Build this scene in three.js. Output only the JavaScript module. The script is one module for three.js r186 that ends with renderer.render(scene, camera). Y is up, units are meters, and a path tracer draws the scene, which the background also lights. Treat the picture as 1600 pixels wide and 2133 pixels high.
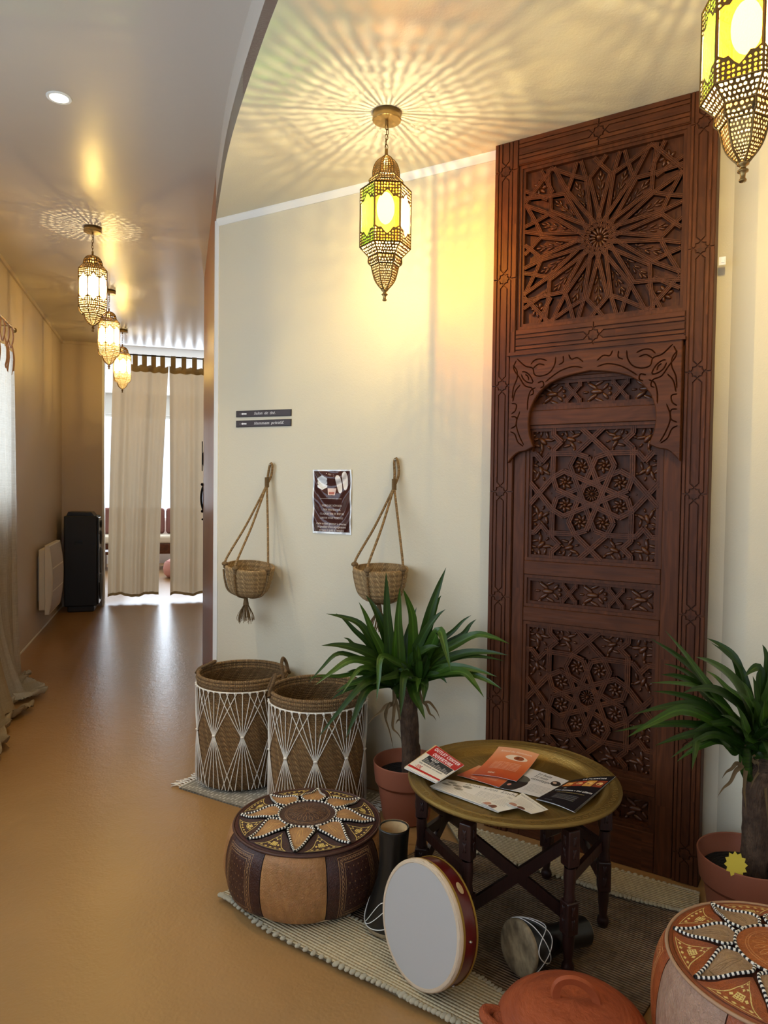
import * as THREE from 'three';
import { mergeGeometries, toCreasedNormals } from 'three/addons/utils/BufferGeometryUtils.js';
import { RoundedBoxGeometry } from 'three/addons/geometries/RoundedBoxGeometry.js';
import { RectAreaLightUniformsLib } from 'three/addons/lights/RectAreaLightUniformsLib.js';
import { Brush, Evaluator, SUBTRACTION } from 'three-bvh-csg';

// ---------------------------------------------------------------- camera, sky, daylight, exposure
const scene = new THREE.Scene();
const FOCAL = 1480, FRAME_W = 1600, FRAME_H = 2133, EYE = 1.30;
const camera = new THREE.PerspectiveCamera(2 * Math.atan(FRAME_H / 2 / FOCAL) * 180 / Math.PI, FRAME_W / FRAME_H, 0.05, 60);
camera.rotation.order = 'YXZ';
camera.position.set(0, EYE, 0);
camera.rotation.set(-1.82 * Math.PI / 180, 0, 0.0127);
camera.updateMatrixWorld(true);
scene.background = new THREE.Color().setRGB(0.62, 0.78, 1.0);
scene.backgroundIntensity = 2.5;
const renderer = new THREE.WebGLRenderer({ antialias: true });
renderer.toneMapping = THREE.LinearToneMapping;
renderer.toneMappingExposure = 0.9;
renderer.shadowMap.enabled = true;
RectAreaLightUniformsLib.init();
const DAY = new THREE.Color().setRGB(0.80, 0.90, 1.0), WARM = new THREE.Color().setRGB(1.0, 0.83, 0.47);
const POWER = { left: 3.2, side: 1.45, back: 0.6, far: 13, lamp: 2.0, lampFar: 1.1, spot: 5 };

// ---------------------------------------------------------------- helpers
let seed = 12345;
const rnd = () => { seed = (seed * 1664525 + 1013904223) >>> 0; return seed / 4294967296; };
const rr = (a, b) => a + (b - a) * rnd();
const V = (x, y, z) => new THREE.Vector3(x, y, z);
const taken = new Map();
function numbered(name) {
  const n = taken.get(name) ?? 0; taken.set(name, n + 1);
  return n ? name + '_' + String(n).padStart(3, '0') : name;
}
function ray(px, py) {
  return V((px - FRAME_W / 2) / FOCAL, -(py - FRAME_H / 2) / FOCAL, -1).applyQuaternion(camera.quaternion);
}
const atZ = (px, py, z) => { const d = ray(px, py), t = z / d.z; return V(d.x * t, EYE + d.y * t, z); };
const atY = (px, py, y) => { const d = ray(px, py), t = (y - EYE) / d.y; return V(d.x * t, y, d.z * t); };
function prep(g) {
  g = g.index ? g.toNonIndexed() : g;
  if (!g.attributes.normal) g.computeVertexNormals();
  if (!g.attributes.uv) g.setAttribute('uv', new THREE.BufferAttribute(new Float32Array(g.attributes.position.count * 2), 2));
  for (const k of Object.keys(g.attributes)) if (!['position', 'normal', 'uv'].includes(k)) g.deleteAttribute(k);
  g.morphAttributes = {};
  return g;
}
const merge = (list) => mergeGeometries(list.map(prep));
// texture coordinates in metres from the dominant axis of each face
function metreUV(g, scale = 1, turn = false) {
  g = prep(g);
  const p = g.attributes.position, n = g.attributes.normal, uv = new Float32Array(p.count * 2), off = rnd() * 3;
  for (let i = 0; i < p.count; i++) {
    const ax = Math.abs(n.getX(i)), ay = Math.abs(n.getY(i)), az = Math.abs(n.getZ(i));
    let a, b;
    if (ay >= ax && ay >= az) { a = p.getX(i); b = p.getZ(i); } else if (ax >= az) { a = p.getZ(i); b = p.getY(i); } else { a = p.getX(i); b = p.getY(i); }
    if (turn) [a, b] = [b, a];
    uv[i * 2] = a / scale + off; uv[i * 2 + 1] = b / scale + off * 0.7;
  }
  g.setAttribute('uv', new THREE.BufferAttribute(uv, 2));
  return g;
}
function add(name, geometry, material, parent = scene) {
  const m = new THREE.Mesh(geometry, material);
  m.name = parent === scene ? numbered(name) : name;
  m.castShadow = m.receiveShadow = true;
  parent.add(m);
  return m;
}
function tag(o, label, category, group, kind) {
  o.userData.label = label; o.userData.category = category;
  if (group) o.userData.group = group;
  if (kind) o.userData.kind = kind;
  return o;
}
function thing(name, label, category, pos = [0, 0, 0], turn = 0, group) {
  const o = new THREE.Group(); o.name = numbered(name); scene.add(o);
  o.position.set(...(pos.isVector3 ? pos.toArray() : pos)); o.rotation.y = turn;
  return tag(o, label, category, group);
}
function struct(name, geometry, material, label) {
  const m = add(name, geometry, material); m.userData.kind = 'structure'; m.userData.label = label; m.userData.category = name.split('_')[0] === 'trim' ? 'trim' : name.split('_')[0];
  return m;
}
function sub(name, parent) { const g = new THREE.Group(); g.name = name; parent.add(g); return g; }
const box = (w, h, d, x = 0, y = 0, z = 0) => new THREE.BoxGeometry(w, h, d).translate(x, y, z);
const rbox = (w, h, d, r, x = 0, y = 0, z = 0, s = 2) => new RoundedBoxGeometry(w, h, d, s, r).translate(x, y, z);
const cyl = (r0, r1, h, x = 0, y = 0, z = 0, s = 20) => new THREE.CylinderGeometry(r1, r0, h, s).translate(x, y + h / 2, z);
const lathe = (pts, s = 48) => new THREE.LatheGeometry(pts.map(([r, y]) => new THREE.Vector2(r, y)), s);
const ball = (r, x = 0, y = 0, z = 0, sx = 1, sy = 1, sz = 1, s = 12) => new THREE.SphereGeometry(r, s, Math.max(6, s * 0.7 | 0)).scale(sx, sy, sz).translate(x, y, z);
const tube = (pts, r, seg = 24, rad = 6, closed = false) => new THREE.TubeGeometry(new THREE.CatmullRomCurve3(pts, closed), seg, r, rad, closed);
function bar(a, b, r, rad = 6) {   // straight rod from a to b
  const d = b.clone().sub(a), g = new THREE.CylinderGeometry(r, r, d.length(), rad);
  g.applyQuaternion(new THREE.Quaternion().setFromUnitVectors(V(0, 1, 0), d.clone().normalize()));
  return g.translate((a.x + b.x) / 2, (a.y + b.y) / 2, (a.z + b.z) / 2);
}
function beam(a, b, w, h) {   // rectangular bar from a to b, w across (horizontal), h upright
  const d = b.clone().sub(a), g = new THREE.BoxGeometry(w, h, d.length());
  const m = new THREE.Matrix4().lookAt(a, b, V(0, 1, 0)); g.applyMatrix4(m);
  return g.translate((a.x + b.x) / 2, (a.y + b.y) / 2, (a.z + b.z) / 2);
}
function poly(points) { const s = new THREE.Shape(); points.forEach(([x, y], i) => (i ? s.lineTo(x, y) : s.moveTo(x, y))); s.closePath(); return s; }
const extrude = (shape, depth, bevel = 0, curve = 8) => new THREE.ExtrudeGeometry(shape, bevel ? { depth: depth - bevel, bevelEnabled: true, bevelSize: bevel, bevelThickness: bevel, bevelSegments: 1, bevelOffset: -bevel, curveSegments: curve } : { depth, bevelEnabled: false, curveSegments: curve });
// a surface from a function (u, v) -> Vector3
function sheet(fn, nu, nv, uvScale = [1, 1]) {
  const pos = [], uv = [], idx = [];
  for (let j = 0; j <= nv; j++) for (let i = 0; i <= nu; i++) { const p = fn(i / nu, j / nv); pos.push(p.x, p.y, p.z); uv.push(i / nu * uvScale[0], j / nv * uvScale[1]); }
  for (let j = 0; j < nv; j++) for (let i = 0; i < nu; i++) { const a = j * (nu + 1) + i, b = a + 1, c = a + nu + 1, d = c + 1; idx.push(a, b, d, a, d, c); }
  const g = new THREE.BufferGeometry();
  g.setAttribute('position', new THREE.Float32BufferAttribute(pos, 3)); g.setAttribute('uv', new THREE.Float32BufferAttribute(uv, 2)); g.setIndex(idx); g.computeVertexNormals();
  return g;
}
// a vertical wall along a plan polyline, with thickness t to the left of its direction
function wallStrip(points, y0, y1, t) {
  const n = points.length, off = points.map((p, i) => {
    const a = points[Math.max(0, i - 1)], b = points[Math.min(n - 1, i + 1)], dx = b[0] - a[0], dz = b[1] - a[1], l = Math.hypot(dx, dz);
    return [p[0] + dz / l * t, p[1] - dx / l * t];
  });
  const pos = [], quad = (a, b, c, d) => pos.push(...a, ...b, ...c, ...a, ...c, ...d), P = (p, y) => [p[0], y, p[1]];
  for (let i = 0; i < n - 1; i++) {
    const a = points[i], b = points[i + 1], c = off[i], d = off[i + 1];
    quad(P(a, y0), P(b, y0), P(b, y1), P(a, y1)); quad(P(d, y0), P(c, y0), P(c, y1), P(d, y1));
    quad(P(a, y1), P(b, y1), P(d, y1), P(c, y1)); quad(P(c, y0), P(d, y0), P(b, y0), P(a, y0));
  }
  quad(P(off[0], y0), P(points[0], y0), P(points[0], y1), P(off[0], y1));
  quad(P(points[n - 1], y0), P(off[n - 1], y0), P(off[n - 1], y1), P(points[n - 1], y1));
  const g = new THREE.BufferGeometry();
  g.setAttribute('position', new THREE.Float32BufferAttribute(pos, 3)); g.computeVertexNormals();
  return g;
}
// flat horizontal slab from a plan polygon
function slab(points, y0, y1) {
  const g = new THREE.ExtrudeGeometry(poly(points.map(([x, z]) => [x, -z])), { depth: y1 - y0, bevelEnabled: false });
  return g.rotateX(-Math.PI / 2).translate(0, y0, 0);
}

// ---------------------------------------------------------------- textures
const hash = (x, y, s) => { let h = (x * 374761393 + y * 668265263 + s * 1274126177) | 0; h = (h ^ (h >>> 13)) * 1274126177 | 0; return ((h ^ (h >>> 16)) >>> 0) / 4294967296; };
function vnoise(x, y, period, s) {
  const xi = Math.floor(x), yi = Math.floor(y), fx = x - xi, fy = y - yi, u = fx * fx * (3 - 2 * fx), v = fy * fy * (3 - 2 * fy), w = (a) => ((a % period) + period) % period;
  const a = hash(w(xi), w(yi), s), b = hash(w(xi + 1), w(yi), s), c = hash(w(xi), w(yi + 1), s), d = hash(w(xi + 1), w(yi + 1), s);
  return a + (b - a) * u + (c - a) * v + (a - b - c + d) * u * v;
}
const fbm = (x, y, period, s, oct = 4) => { let t = 0, a = 0.5, n = 0; for (let i = 0; i < oct; i++) { t += a * vnoise(x, y, period, s + i); n += a; x *= 2; y *= 2; period *= 2; a *= 0.5; } return t / n; };
const s2l = (c) => { c /= 255; return c <= 0.04045 ? c / 12.92 : ((c + 0.055) / 1.055) ** 2.4; };
function dataTex(w, h, fn, srgb = false, rep = [1, 1]) {
  const d = new Uint8Array(w * h * 4);
  for (let j = 0; j < h; j++) for (let i = 0; i < w; i++) {
    const c = fn(i / w, j / h), o = (j * w + i) * 4;
    if (typeof c === 'number') d[o] = d[o + 1] = d[o + 2] = Math.max(0, Math.min(255, c * 255)); else for (let k = 0; k < 3; k++) d[o + k] = Math.max(0, Math.min(255, c[k]));
    d[o + 3] = 255;
  }
  const t = new THREE.DataTexture(d, w, h); t.wrapS = t.wrapT = THREE.RepeatWrapping; t.magFilter = THREE.LinearFilter; t.minFilter = THREE.LinearMipmapLinearFilter; t.generateMipmaps = true;
  t.repeat.set(...rep); if (srgb) t.colorSpace = THREE.SRGBColorSpace; t.needsUpdate = true;
  return t;
}
function canvasTex(w, h, draw) {
  const c = document.createElement('canvas'); c.width = w; c.height = h; const x = c.getContext('2d'); draw(x, w, h);
  const t = new THREE.CanvasTexture(c); t.colorSpace = THREE.SRGBColorSpace; t.magFilter = THREE.LinearFilter; return t;
}
const rep = (t, x, y) => { const c = t.clone(); c.repeat.set(x, y); c.needsUpdate = true; return c; };
const mixc = (a, b, t) => a.map((v, i) => v + (b[i] - v) * t);
const T = {};
T.noise = dataTex(256, 256, (x, y) => fbm(x * 8, y * 8, 8, 3, 5));
T.fine = dataTex(256, 256, (x, y) => 0.5 * hash(x * 256 | 0, y * 256 | 0, 7) + 0.5 * fbm(x * 64, y * 64, 64, 9, 2));
T.resin = dataTex(512, 512, (x, y) => 0.6 * fbm(x * 14, y * 14, 14, 21, 3) + 0.4 * fbm(x * 60, y * 60, 60, 33, 2));
T.resinCol = dataTex(256, 256, (x, y) => { const n = fbm(x * 6, y * 6, 6, 41, 5); return [232 + n * 23, 230 + n * 25, 226 + n * 29]; }, true);
const woodGrain = (dark, light, s) => (x, y) => {
  const w = fbm(x * 5, y * 2, 5, s, 3), g = fbm(x * 60 + w * 6, y * 4, 60, s + 5, 3), f = fbm(x * 128, y * 6, 128, s + 9, 2), ring = 0.5 + 0.5 * Math.sin((x * 14 + w * 5) * Math.PI * 2);
  const t = Math.min(1, Math.max(0, 0.15 + 0.45 * g + 0.25 * w + 0.12 * ring + 0.25 * (f - 0.5)));
  return mixc(dark, light, t);
};
T.walnut = dataTex(512, 512, woodGrain([66, 39, 25], [140, 91, 60], 51), true);
T.walnutB = dataTex(256, 256, woodGrain([58, 34, 22], [126, 80, 53], 77), true);
T.woodBump = dataTex(256, 256, (x, y) => fbm(x * 80, y * 5, 80, 91, 3));
T.ebony = dataTex(256, 256, woodGrain([34, 17, 12], [74, 38, 28], 113), true);
// rope laid in coils: u along the coil, v across one coil
T.ropeBump = dataTex(128, 128, (x, y) => { const a = ((x * 4 + y * 1.3) % 1 + 1) % 1; return Math.pow(Math.sin(a * Math.PI), 0.6) * (0.75 + 0.25 * hash((x * 128) | 0, (y * 128) | 0, 3)); });
T.ropeCol = dataTex(256, 128, (x, y) => { const a = ((x * 8 + y * 1.3) % 1 + 1) % 1, k = Math.floor(x * 8 + y * 1.3), n = hash(((k % 8) + 8) % 8, 5, 11), f = fbm(x * 64, y * 64, 64, 15, 2); return mixc([124, 102, 74], [205, 180, 142], Math.min(1, 0.25 + 0.45 * n + 0.3 * f) * (0.55 + 0.45 * Math.sin(a * Math.PI))); }, true);
T.linen = dataTex(256, 256, (x, y) => 0.5 + 0.2 * Math.sin(x * 128 * Math.PI * 2 / 2) * Math.sin(y * 128 * Math.PI) + 0.3 * (hash((x * 128) | 0, (y * 128) | 0, 5) - 0.5));
T.linenCol = dataTex(256, 256, (x, y) => { const a = fbm(x * 90, y * 4, 90, 61, 2), b = fbm(x * 4, y * 90, 90, 63, 2), t = 0.5 * a + 0.5 * b; return [214 + t * 40, 206 + t * 44, 192 + t * 50]; }, true);
T.leatherBump = dataTex(256, 256, (x, y) => 0.55 * fbm(x * 40, y * 40, 40, 71, 3) + 0.45 * fbm(x * 6, y * 6, 6, 73, 3));
T.weaveBump = dataTex(256, 256, (x, y) => { const r = y * 16, k = Math.floor(r), a = x * 16 + (k % 2) * 0.5; return Math.sin((r % 1) * Math.PI) * (0.55 + 0.45 * Math.abs(Math.sin(a * Math.PI))); });
T.hammer = dataTex(256, 256, (x, y) => 0.5 * fbm(x * 24, y * 24, 24, 81, 3) + 0.5 * fbm(x * 80, y * 80, 80, 83, 2));
// ---------------------------------------------------------------- materials
const std = (o) => new THREE.MeshStandardMaterial(o), phy = (o) => new THREE.MeshPhysicalMaterial(o);
const M = {};
M.floor = phy({ color: '#a57d4d', map: rep(T.resinCol, 0.5, 0.5), roughness: 0.3, bumpMap: rep(T.resin, 2.2, 2.2), bumpScale: 0.0012, specularIntensity: 0.9 });
M.wallCream = std({ color: '#d5cbb2', roughness: 0.75, bumpMap: rep(T.fine, 2, 2), bumpScale: 0.0006 });
M.wallTan = std({ color: '#bfae9a', roughness: 0.5, bumpMap: rep(T.fine, 2, 2), bumpScale: 0.0004 });
M.wallBrown = std({ color: '#84503a', roughness: 0.38, bumpMap: rep(T.noise, 1, 0.05), bumpScale: 0.002 });
M.wallWhite = std({ color: '#e6e4de', roughness: 0.7 });
M.ceil = phy({ color: '#c3b8ab', roughness: 0.32, specularIntensity: 0.7, bumpMap: rep(T.noise, 1.2, 1.2), bumpScale: 0.0012 });
M.ceilAlcove = phy({ color: '#d6ceb6', roughness: 0.5, specularIntensity: 0.5, bumpMap: rep(T.fine, 2, 2), bumpScale: 0.0006 });
M.trim = std({ color: '#e8e6df', roughness: 0.5 });
M.white = std({ color: '#eeeeea', roughness: 0.6 });
M.glass = phy({ color: '#ffffff', transmission: 1, thickness: 0, roughness: 0.02, ior: 1.45 });
M.walnut = phy({ color: '#c4ac90', map: T.walnut, roughness: 0.5, bumpMap: T.woodBump, bumpScale: 0.0006, specularIntensity: 0.4 });
M.walnutB = phy({ color: '#c4ac90', map: T.walnutB, roughness: 0.5, bumpMap: T.woodBump, bumpScale: 0.0006, specularIntensity: 0.4 });
M.carved = phy({ color: '#c4ac90', map: rep(T.walnut, 1, 1), roughness: 0.34 });
M.ebony = phy({ color: '#c8b8b0', map: T.ebony, roughness: 0.4, bumpMap: T.woodBump, bumpScale: 0.0006, clearcoat: 0.2, clearcoatRoughness: 0.35 });
M.bronze = std({ color: '#7d6238', metalness: 0.85, roughness: 0.42 });
M.bronzeLight = std({ color: '#9a7d4c', metalness: 0.8, roughness: 0.35 });
M.steel = std({ color: '#b9b6ae', metalness: 1, roughness: 0.3 });
M.rope = std({ color: '#d8c8ac', map: T.ropeCol, bumpMap: T.ropeBump, bumpScale: 0.002, roughness: 0.95 });
M.cotton = std({ color: '#ece3d2', roughness: 0.95, bumpMap: rep(T.ropeBump, 1, 1), bumpScale: 0.0006 });

// ---------------------------------------------------------------- the building
const H_ALCOVE = 2.60, H_HALL = 2.83;
const C0 = atY(129, 1264, 0), HALL_TURN = 16.95 * Math.PI / 180;
const XD = V(Math.cos(HALL_TURN), 0, -Math.sin(HALL_TURN)), ZD = V(Math.sin(HALL_TURN), 0, Math.cos(HALL_TURN));
const hall = (x, y, z) => V(C0.x + XD.x * x + ZD.x * z, y, C0.z + XD.z * x + ZD.z * z);       // corridor axes: x across from the left wall, z from the end wall towards us
const hxz = (x, z) => { const p = hall(x, 0, z); return [p.x, p.z]; };
const hallPlane = (px, py, x) => { const d = ray(px, py), o = V(0, EYE, 0).sub(C0), t = (x - o.dot(XD)) / d.dot(XD), p = V(0, EYE, 0).addScaledVector(d, t); return { z: p.clone().sub(C0).dot(ZD), y: p.y, p }; };
const WA = V(-0.84, 0, -3.517), WALL_TURN = 30.46 * Math.PI / 180, WD = V(Math.cos(WALL_TURN), 0, Math.sin(WALL_TURN)), WN = V(-Math.sin(WALL_TURN), 0, Math.cos(WALL_TURN));
const wallP = (s, y, out = 0) => V(WA.x + WD.x * s + WN.x * out, y, WA.z + WD.z * s + WN.z * out);
const WC = V(1.134, 0, -2.355), RD = V(0.45, 0, 0.893), RIGHT_END = WC.clone().addScaledVector(RD, 5.2);
const L1 = hall(0, 0, 11.5);
function wallPanel(origin, dir, length, y1, holes, t) {   // thickness t along dir x up (negative: the other way)
  const s = poly([[0, 0], [length, 0], [length, y1], [0, y1]]);
  for (const [a, b, c, d] of holes) s.holes.push(poly([[a, c], [a, d], [b, d], [b, c]]));
  const g = new THREE.ExtrudeGeometry(s, { depth: Math.abs(t), bevelEnabled: false }); if (t < 0) g.translate(0, 0, t);
  const Z = new THREE.Vector3().crossVectors(dir, V(0, 1, 0));
  const out = metreUV(g, 1);
  return out.applyMatrix4(new THREE.Matrix4().makeBasis(dir, V(0, 1, 0), Z).setPosition(origin.x, 0, origin.z));
}
// plan curve of the bent brown wall and of the ceiling step that goes on from it
const bend = new THREE.CatmullRomCurve3([[-1.345, -5.28], [-1.13, -4.53], [-1.02, -4.15], [-0.93, -3.83], [-0.84, -3.517], [-0.738, -3.172], [-0.65, -2.88], [-0.548, -2.58], [-0.432, -2.27], [-0.305, -1.95], [-0.05, -1.38], [0.4, -0.72], [1.0, -0.18], [1.8, 0.28], [2.9, 0.66]].map(([x, z]) => V(x, 0, z)));
const bendPts = bend.getPoints(112);
const plan = (list) => list.map((p) => [p.x, p.z]);
const farSide = plan([...bendPts.filter((p) => p.z < WA.z - 0.01), WA]), stepSide = plan([WA, ...bendPts.filter((p) => p.z > WA.z + 0.01)]);

struct('floor', metreUV(slab([hxz(-1.4, -4.6), hxz(3.6, -4.6), hxz(5.5, 6), [4.2, 2.8], hxz(-0.2, 11.8), hxz(-0.2, 2)], -0.12, 0), 1), M.floor, 'glossy tan poured resin floor');
const WIN = { a: 2.95, b: 4.7, y0: 1.14, y1: 2.3 }, SIDE = { a: 4.9, b: 9.4, y0: 0.75, y1: 2.35 };
struct('wall_left', wallPanel(hall(0, 0, -0.12), ZD, 11.74, H_HALL, [[WIN.a + 0.12, WIN.b + 0.12, WIN.y0, WIN.y1], [SIDE.a + 0.12, SIDE.b + 0.12, SIDE.y0, SIDE.y1]], 0.16), M.wallTan, 'long tan corridor wall with the curtained window');
const endWall = struct('wall_end', merge([wallPanel(hall(0, 0, 0), XD, 0.40, H_HALL, [], -0.14), wallPanel(hall(1.62, 0, 0), XD, 2.0, H_HALL, [], -0.14)]), M.wallTan, 'short tan wall at the corridor end beside the curtain');
struct('wall_bend', metreUV(toCreasedNormals(wallStrip(farSide, 0, H_HALL, 0.12), 0.4), 1), M.wallBrown, 'bent reddish brown partition along the corridor');
struct('wall_recess', merge([wallPanel(hall(1.62, 0, 0), ZD, 2.95, H_HALL, [], -0.1), wallPanel(hall(1.34, 0, 2.80), XD, 0.40, H_HALL, [], 0.1)]), M.wallTan, 'recessed corridor wall behind the brown partition');
struct('wall_step', metreUV(toCreasedNormals(wallStrip(stepSide, H_ALCOVE + 0.0008, 2.697, 0.10), 0.4), 1), M.wallBrown, 'curved reddish brown band of the ceiling step over the alcove');
struct('trim_6', metreUV(toCreasedNormals(wallStrip(stepSide, 2.697, H_HALL, 0.10), 0.4), 1), M.ceil, 'curved pale cove between the brown band and the corridor ceiling');
struct('wall_alcove', wallPanel(WA, WD, WC.distanceTo(WA) + 0.1, H_HALL, [], -0.12), M.wallCream, 'cream alcove wall behind the carved panel and baskets');
struct('wall_right', wallPanel(WC.clone().addScaledVector(RD, -0.06), RD, 5.5, H_HALL, [], -0.12), M.wallCream, 'cream wall at the right of the carved panel');
const backDir = RIGHT_END.clone().sub(L1).normalize(), BACK = { a: 0.55, b: 3.0, y0: 0.35, y1: 2.35 };
struct('wall_back', wallPanel(L1, backDir, RIGHT_END.distanceTo(L1) + 0.1, H_HALL, [[BACK.a, BACK.b, BACK.y0, BACK.y1]], 0.14), M.wallCream, 'wall with a large window facing the alcove');
// ceilings
const farEdge = plan(bendPts);
struct('ceiling', metreUV(slab([...farEdge, [4.2, 1.2], [4.2, 2.8], hxz(-0.2, 11.8), hxz(-0.2, 0), hxz(1.75, 0), hxz(1.75, 2.9)], H_HALL, H_HALL + 0.12), 1), M.ceil, 'satin corridor ceiling that mirrors the lanterns');
struct('ceiling_alcove', metreUV(slab([...stepSide, [3.6, 0.75], [WC.x + 0.1, WC.z - 0.12], [WA.x + 0.06, WA.z - 0.1]], H_ALCOVE, H_ALCOVE + 0.10), 1), M.ceilAlcove, 'lower cream alcove ceiling with lantern light streaks');
struct('ceiling_far', metreUV(slab([hxz(-1.4, -4.6), hxz(3.6, -4.6), hxz(3.6, -0.001), hxz(-1.4, -0.001)], H_HALL, H_HALL + 0.12), 1), M.wallWhite, 'white ceiling of the room beyond the curtain');
// room beyond the curtain
const FAR = { a: 0.9, b: 4.2, y0: 0.72, y1: 2.5 };
struct('wall_far', merge([wallPanel(hall(-1.3, 0, -4.4), XD, 4.8, H_HALL, [[FAR.a, FAR.b, FAR.y0, FAR.y1]], -0.14), wallPanel(hall(-1.2, 0, -4.4), ZD, 4.4, H_HALL, [], 0.12), wallPanel(hall(3.4, 0, -4.4), ZD, 4.4, H_HALL, [], -0.12), wallPanel(hall(-1.3, 0, -0.13), XD, 1.4, H_HALL, [], 0.12)]), M.wallWhite, 'white walls of the bright room beyond the curtain');
// windows: frame, panes and the daylight outside them
function windowUnit(name, label, origin, dir, a, b, y0, y1, depth, panes, power, inward) {
  const g = new THREE.Group(); g.name = name; scene.add(g); g.userData = { kind: 'structure', label, category: 'window' };
  const Z = new THREE.Vector3().crossVectors(dir, V(0, 1, 0));
  g.applyMatrix4(new THREE.Matrix4().makeBasis(dir, V(0, 1, 0), Z).setPosition(origin.x, 0, origin.z));
  const w = b - a, h = y1 - y0, f = 0.05, list = [box(w, f, 0.06, a + w / 2, y0 + f / 2, depth), box(w, f, 0.06, a + w / 2, y1 - f / 2, depth)];
  for (let i = 0; i <= panes; i++) list.push(box(f, h - 2 * f, 0.06, a + f / 2 + (w - f) * i / panes, (y0 + y1) / 2, depth));
  add('window_frame', merge(list), M.white, g);
  for (let i = 0; i < panes; i++) { const pw = (w - f) / panes - f; add('window_pane', box(pw + 0.01, h - 2 * f + 0.01, 0.004, a + f / 2 + (w - f) * (i + 0.5) / panes, (y0 + y1) / 2, depth), M.glass, g); }
  const light = new THREE.RectAreaLight(DAY, power, w, h); light.name = 'daylight_' + name; scene.add(light);
  const c = origin.clone().addScaledVector(dir, a + w / 2).addScaledVector(Z, inward * -0.25); c.y = (y0 + y1) / 2;
  light.position.copy(c); light.lookAt(c.clone().addScaledVector(Z, inward));
}
windowUnit('window_1', 'white framed window behind the sheer curtains', hall(0, 0, 0), ZD, WIN.a, WIN.b, WIN.y0, WIN.y1, 0.09, 3, POWER.left, -1);
windowUnit('window_4', 'wide bare window in the long wall facing the alcove', hall(0, 0, 0), ZD, SIDE.a, SIDE.b, SIDE.y0, SIDE.y1, 0.09, 4, POWER.side, -1);
windowUnit('window_2', 'large window facing the alcove', L1, backDir, BACK.a, BACK.b, BACK.y0, BACK.y1, 0.08, 3, POWER.back, -1);
windowUnit('window_3', 'bright window of the room beyond the curtain', hall(-1.3, 0, -4.4), XD, FAR.a, FAR.b, FAR.y0, FAR.y1, -0.08, 4, POWER.far, 1);
// trims
struct('trim_1', (() => { const a = wallP(0.0, 0, 0.0), g = merge([box(0.024, H_ALCOVE, 0.004, 0.012, H_ALCOVE / 2, 0.002), box(0.004, H_ALCOVE, 0.02, -0.001, H_ALCOVE / 2, -0.006)]); return g.rotateY(-WALL_TURN).translate(a.x, 0, a.z); })(), M.trim, 'white corner strip between brown and cream wall');
struct('trim_2', (() => { const L = WC.distanceTo(WA), g = poly([[0, 0], [0.022, 0], [0.022, -0.006], [0.006, -0.028], [0, -0.028]]), e = new THREE.ExtrudeGeometry(g, { depth: L - 0.024, bevelEnabled: false }).rotateY(Math.PI / 2).scale(1, 1, -1).rotateY(0); e.computeVertexNormals(); return e.rotateY(0).applyMatrix4(new THREE.Matrix4().makeBasis(WD, V(0, 1, 0), WN).setPosition(WA.x + WD.x * 0.024, H_ALCOVE, WA.z + WD.z * 0.024)); })(), M.trim, 'white cornice strip along the alcove wall');
struct('trim_3', (() => { const g = box(0.016, 0.03, 11.3, 0.008, H_HALL - 0.015, 5.65).rotateY(HALL_TURN).translate(C0.x, 0, C0.z); return g; })(), M.wallTan, 'thin cornice along the corridor wall');
struct('trim_4', box(0.384, 0.03, 0.016, 0.208, H_HALL - 0.015, 0.008).rotateY(HALL_TURN).translate(C0.x, 0, C0.z), M.wallTan, 'thin cornice over the corridor end wall');
struct('trim_5', box(0.022, H_HALL, 0.16, 0.411, H_HALL / 2, -0.07).rotateY(HALL_TURN).translate(C0.x, 0, C0.z), M.trim, 'white jamb at the corridor end opening');
struct('baseboard_left', box(0.006, 0.012, 8.0, 0.003, 0.006, 4.0).rotateY(HALL_TURN).translate(C0.x, 0, C0.z), M.trim, 'thin pale joint along the foot of the corridor wall');

// ---------------------------------------------------------------- carved wooden panel
const PL = V(0.402, 0, -2.719), PANEL_TURN = 32.865 * Math.PI / 180;
const panel = thing('carved_door_panel', 'tall carved dark wood door panel with horseshoe arch and star lattice', 'door panel', PL, -PANEL_TURN);
function inset(pts, d) {
  const n = pts.length; let area = 0;
  for (let i = 0; i < n; i++) { const a = pts[i], b = pts[(i + 1) % n]; area += a[0] * b[1] - b[0] * a[1]; }
  if (area < 0) pts = [...pts].reverse();
  return pts.map((p, i) => {
    const a = pts[(i + n - 1) % n], b = pts[(i + 1) % n], e1 = [p[0] - a[0], p[1] - a[1]], e2 = [b[0] - p[0], b[1] - p[1]], l1 = Math.hypot(...e1), l2 = Math.hypot(...e2);
    const n1 = [-e1[1] / l1, e1[0] / l1], n2 = [-e2[1] / l2, e2[0] / l2], k = Math.max(0.25, 1 + n1[0] * n2[0] + n1[1] * n2[1]);
    return [p[0] + (n1[0] + n2[0]) * d / k, p[1] + (n1[1] + n2[1]) * d / k];
  });
}
const GROOVE = 0.0018, RAISE = 0.006;
const plate = (pts, turn = false) => metreUV(extrude(poly(inset(pts, GROOVE)), RAISE, 0.0007).translate(0, 0, -RAISE), 0.5, turn);
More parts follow.
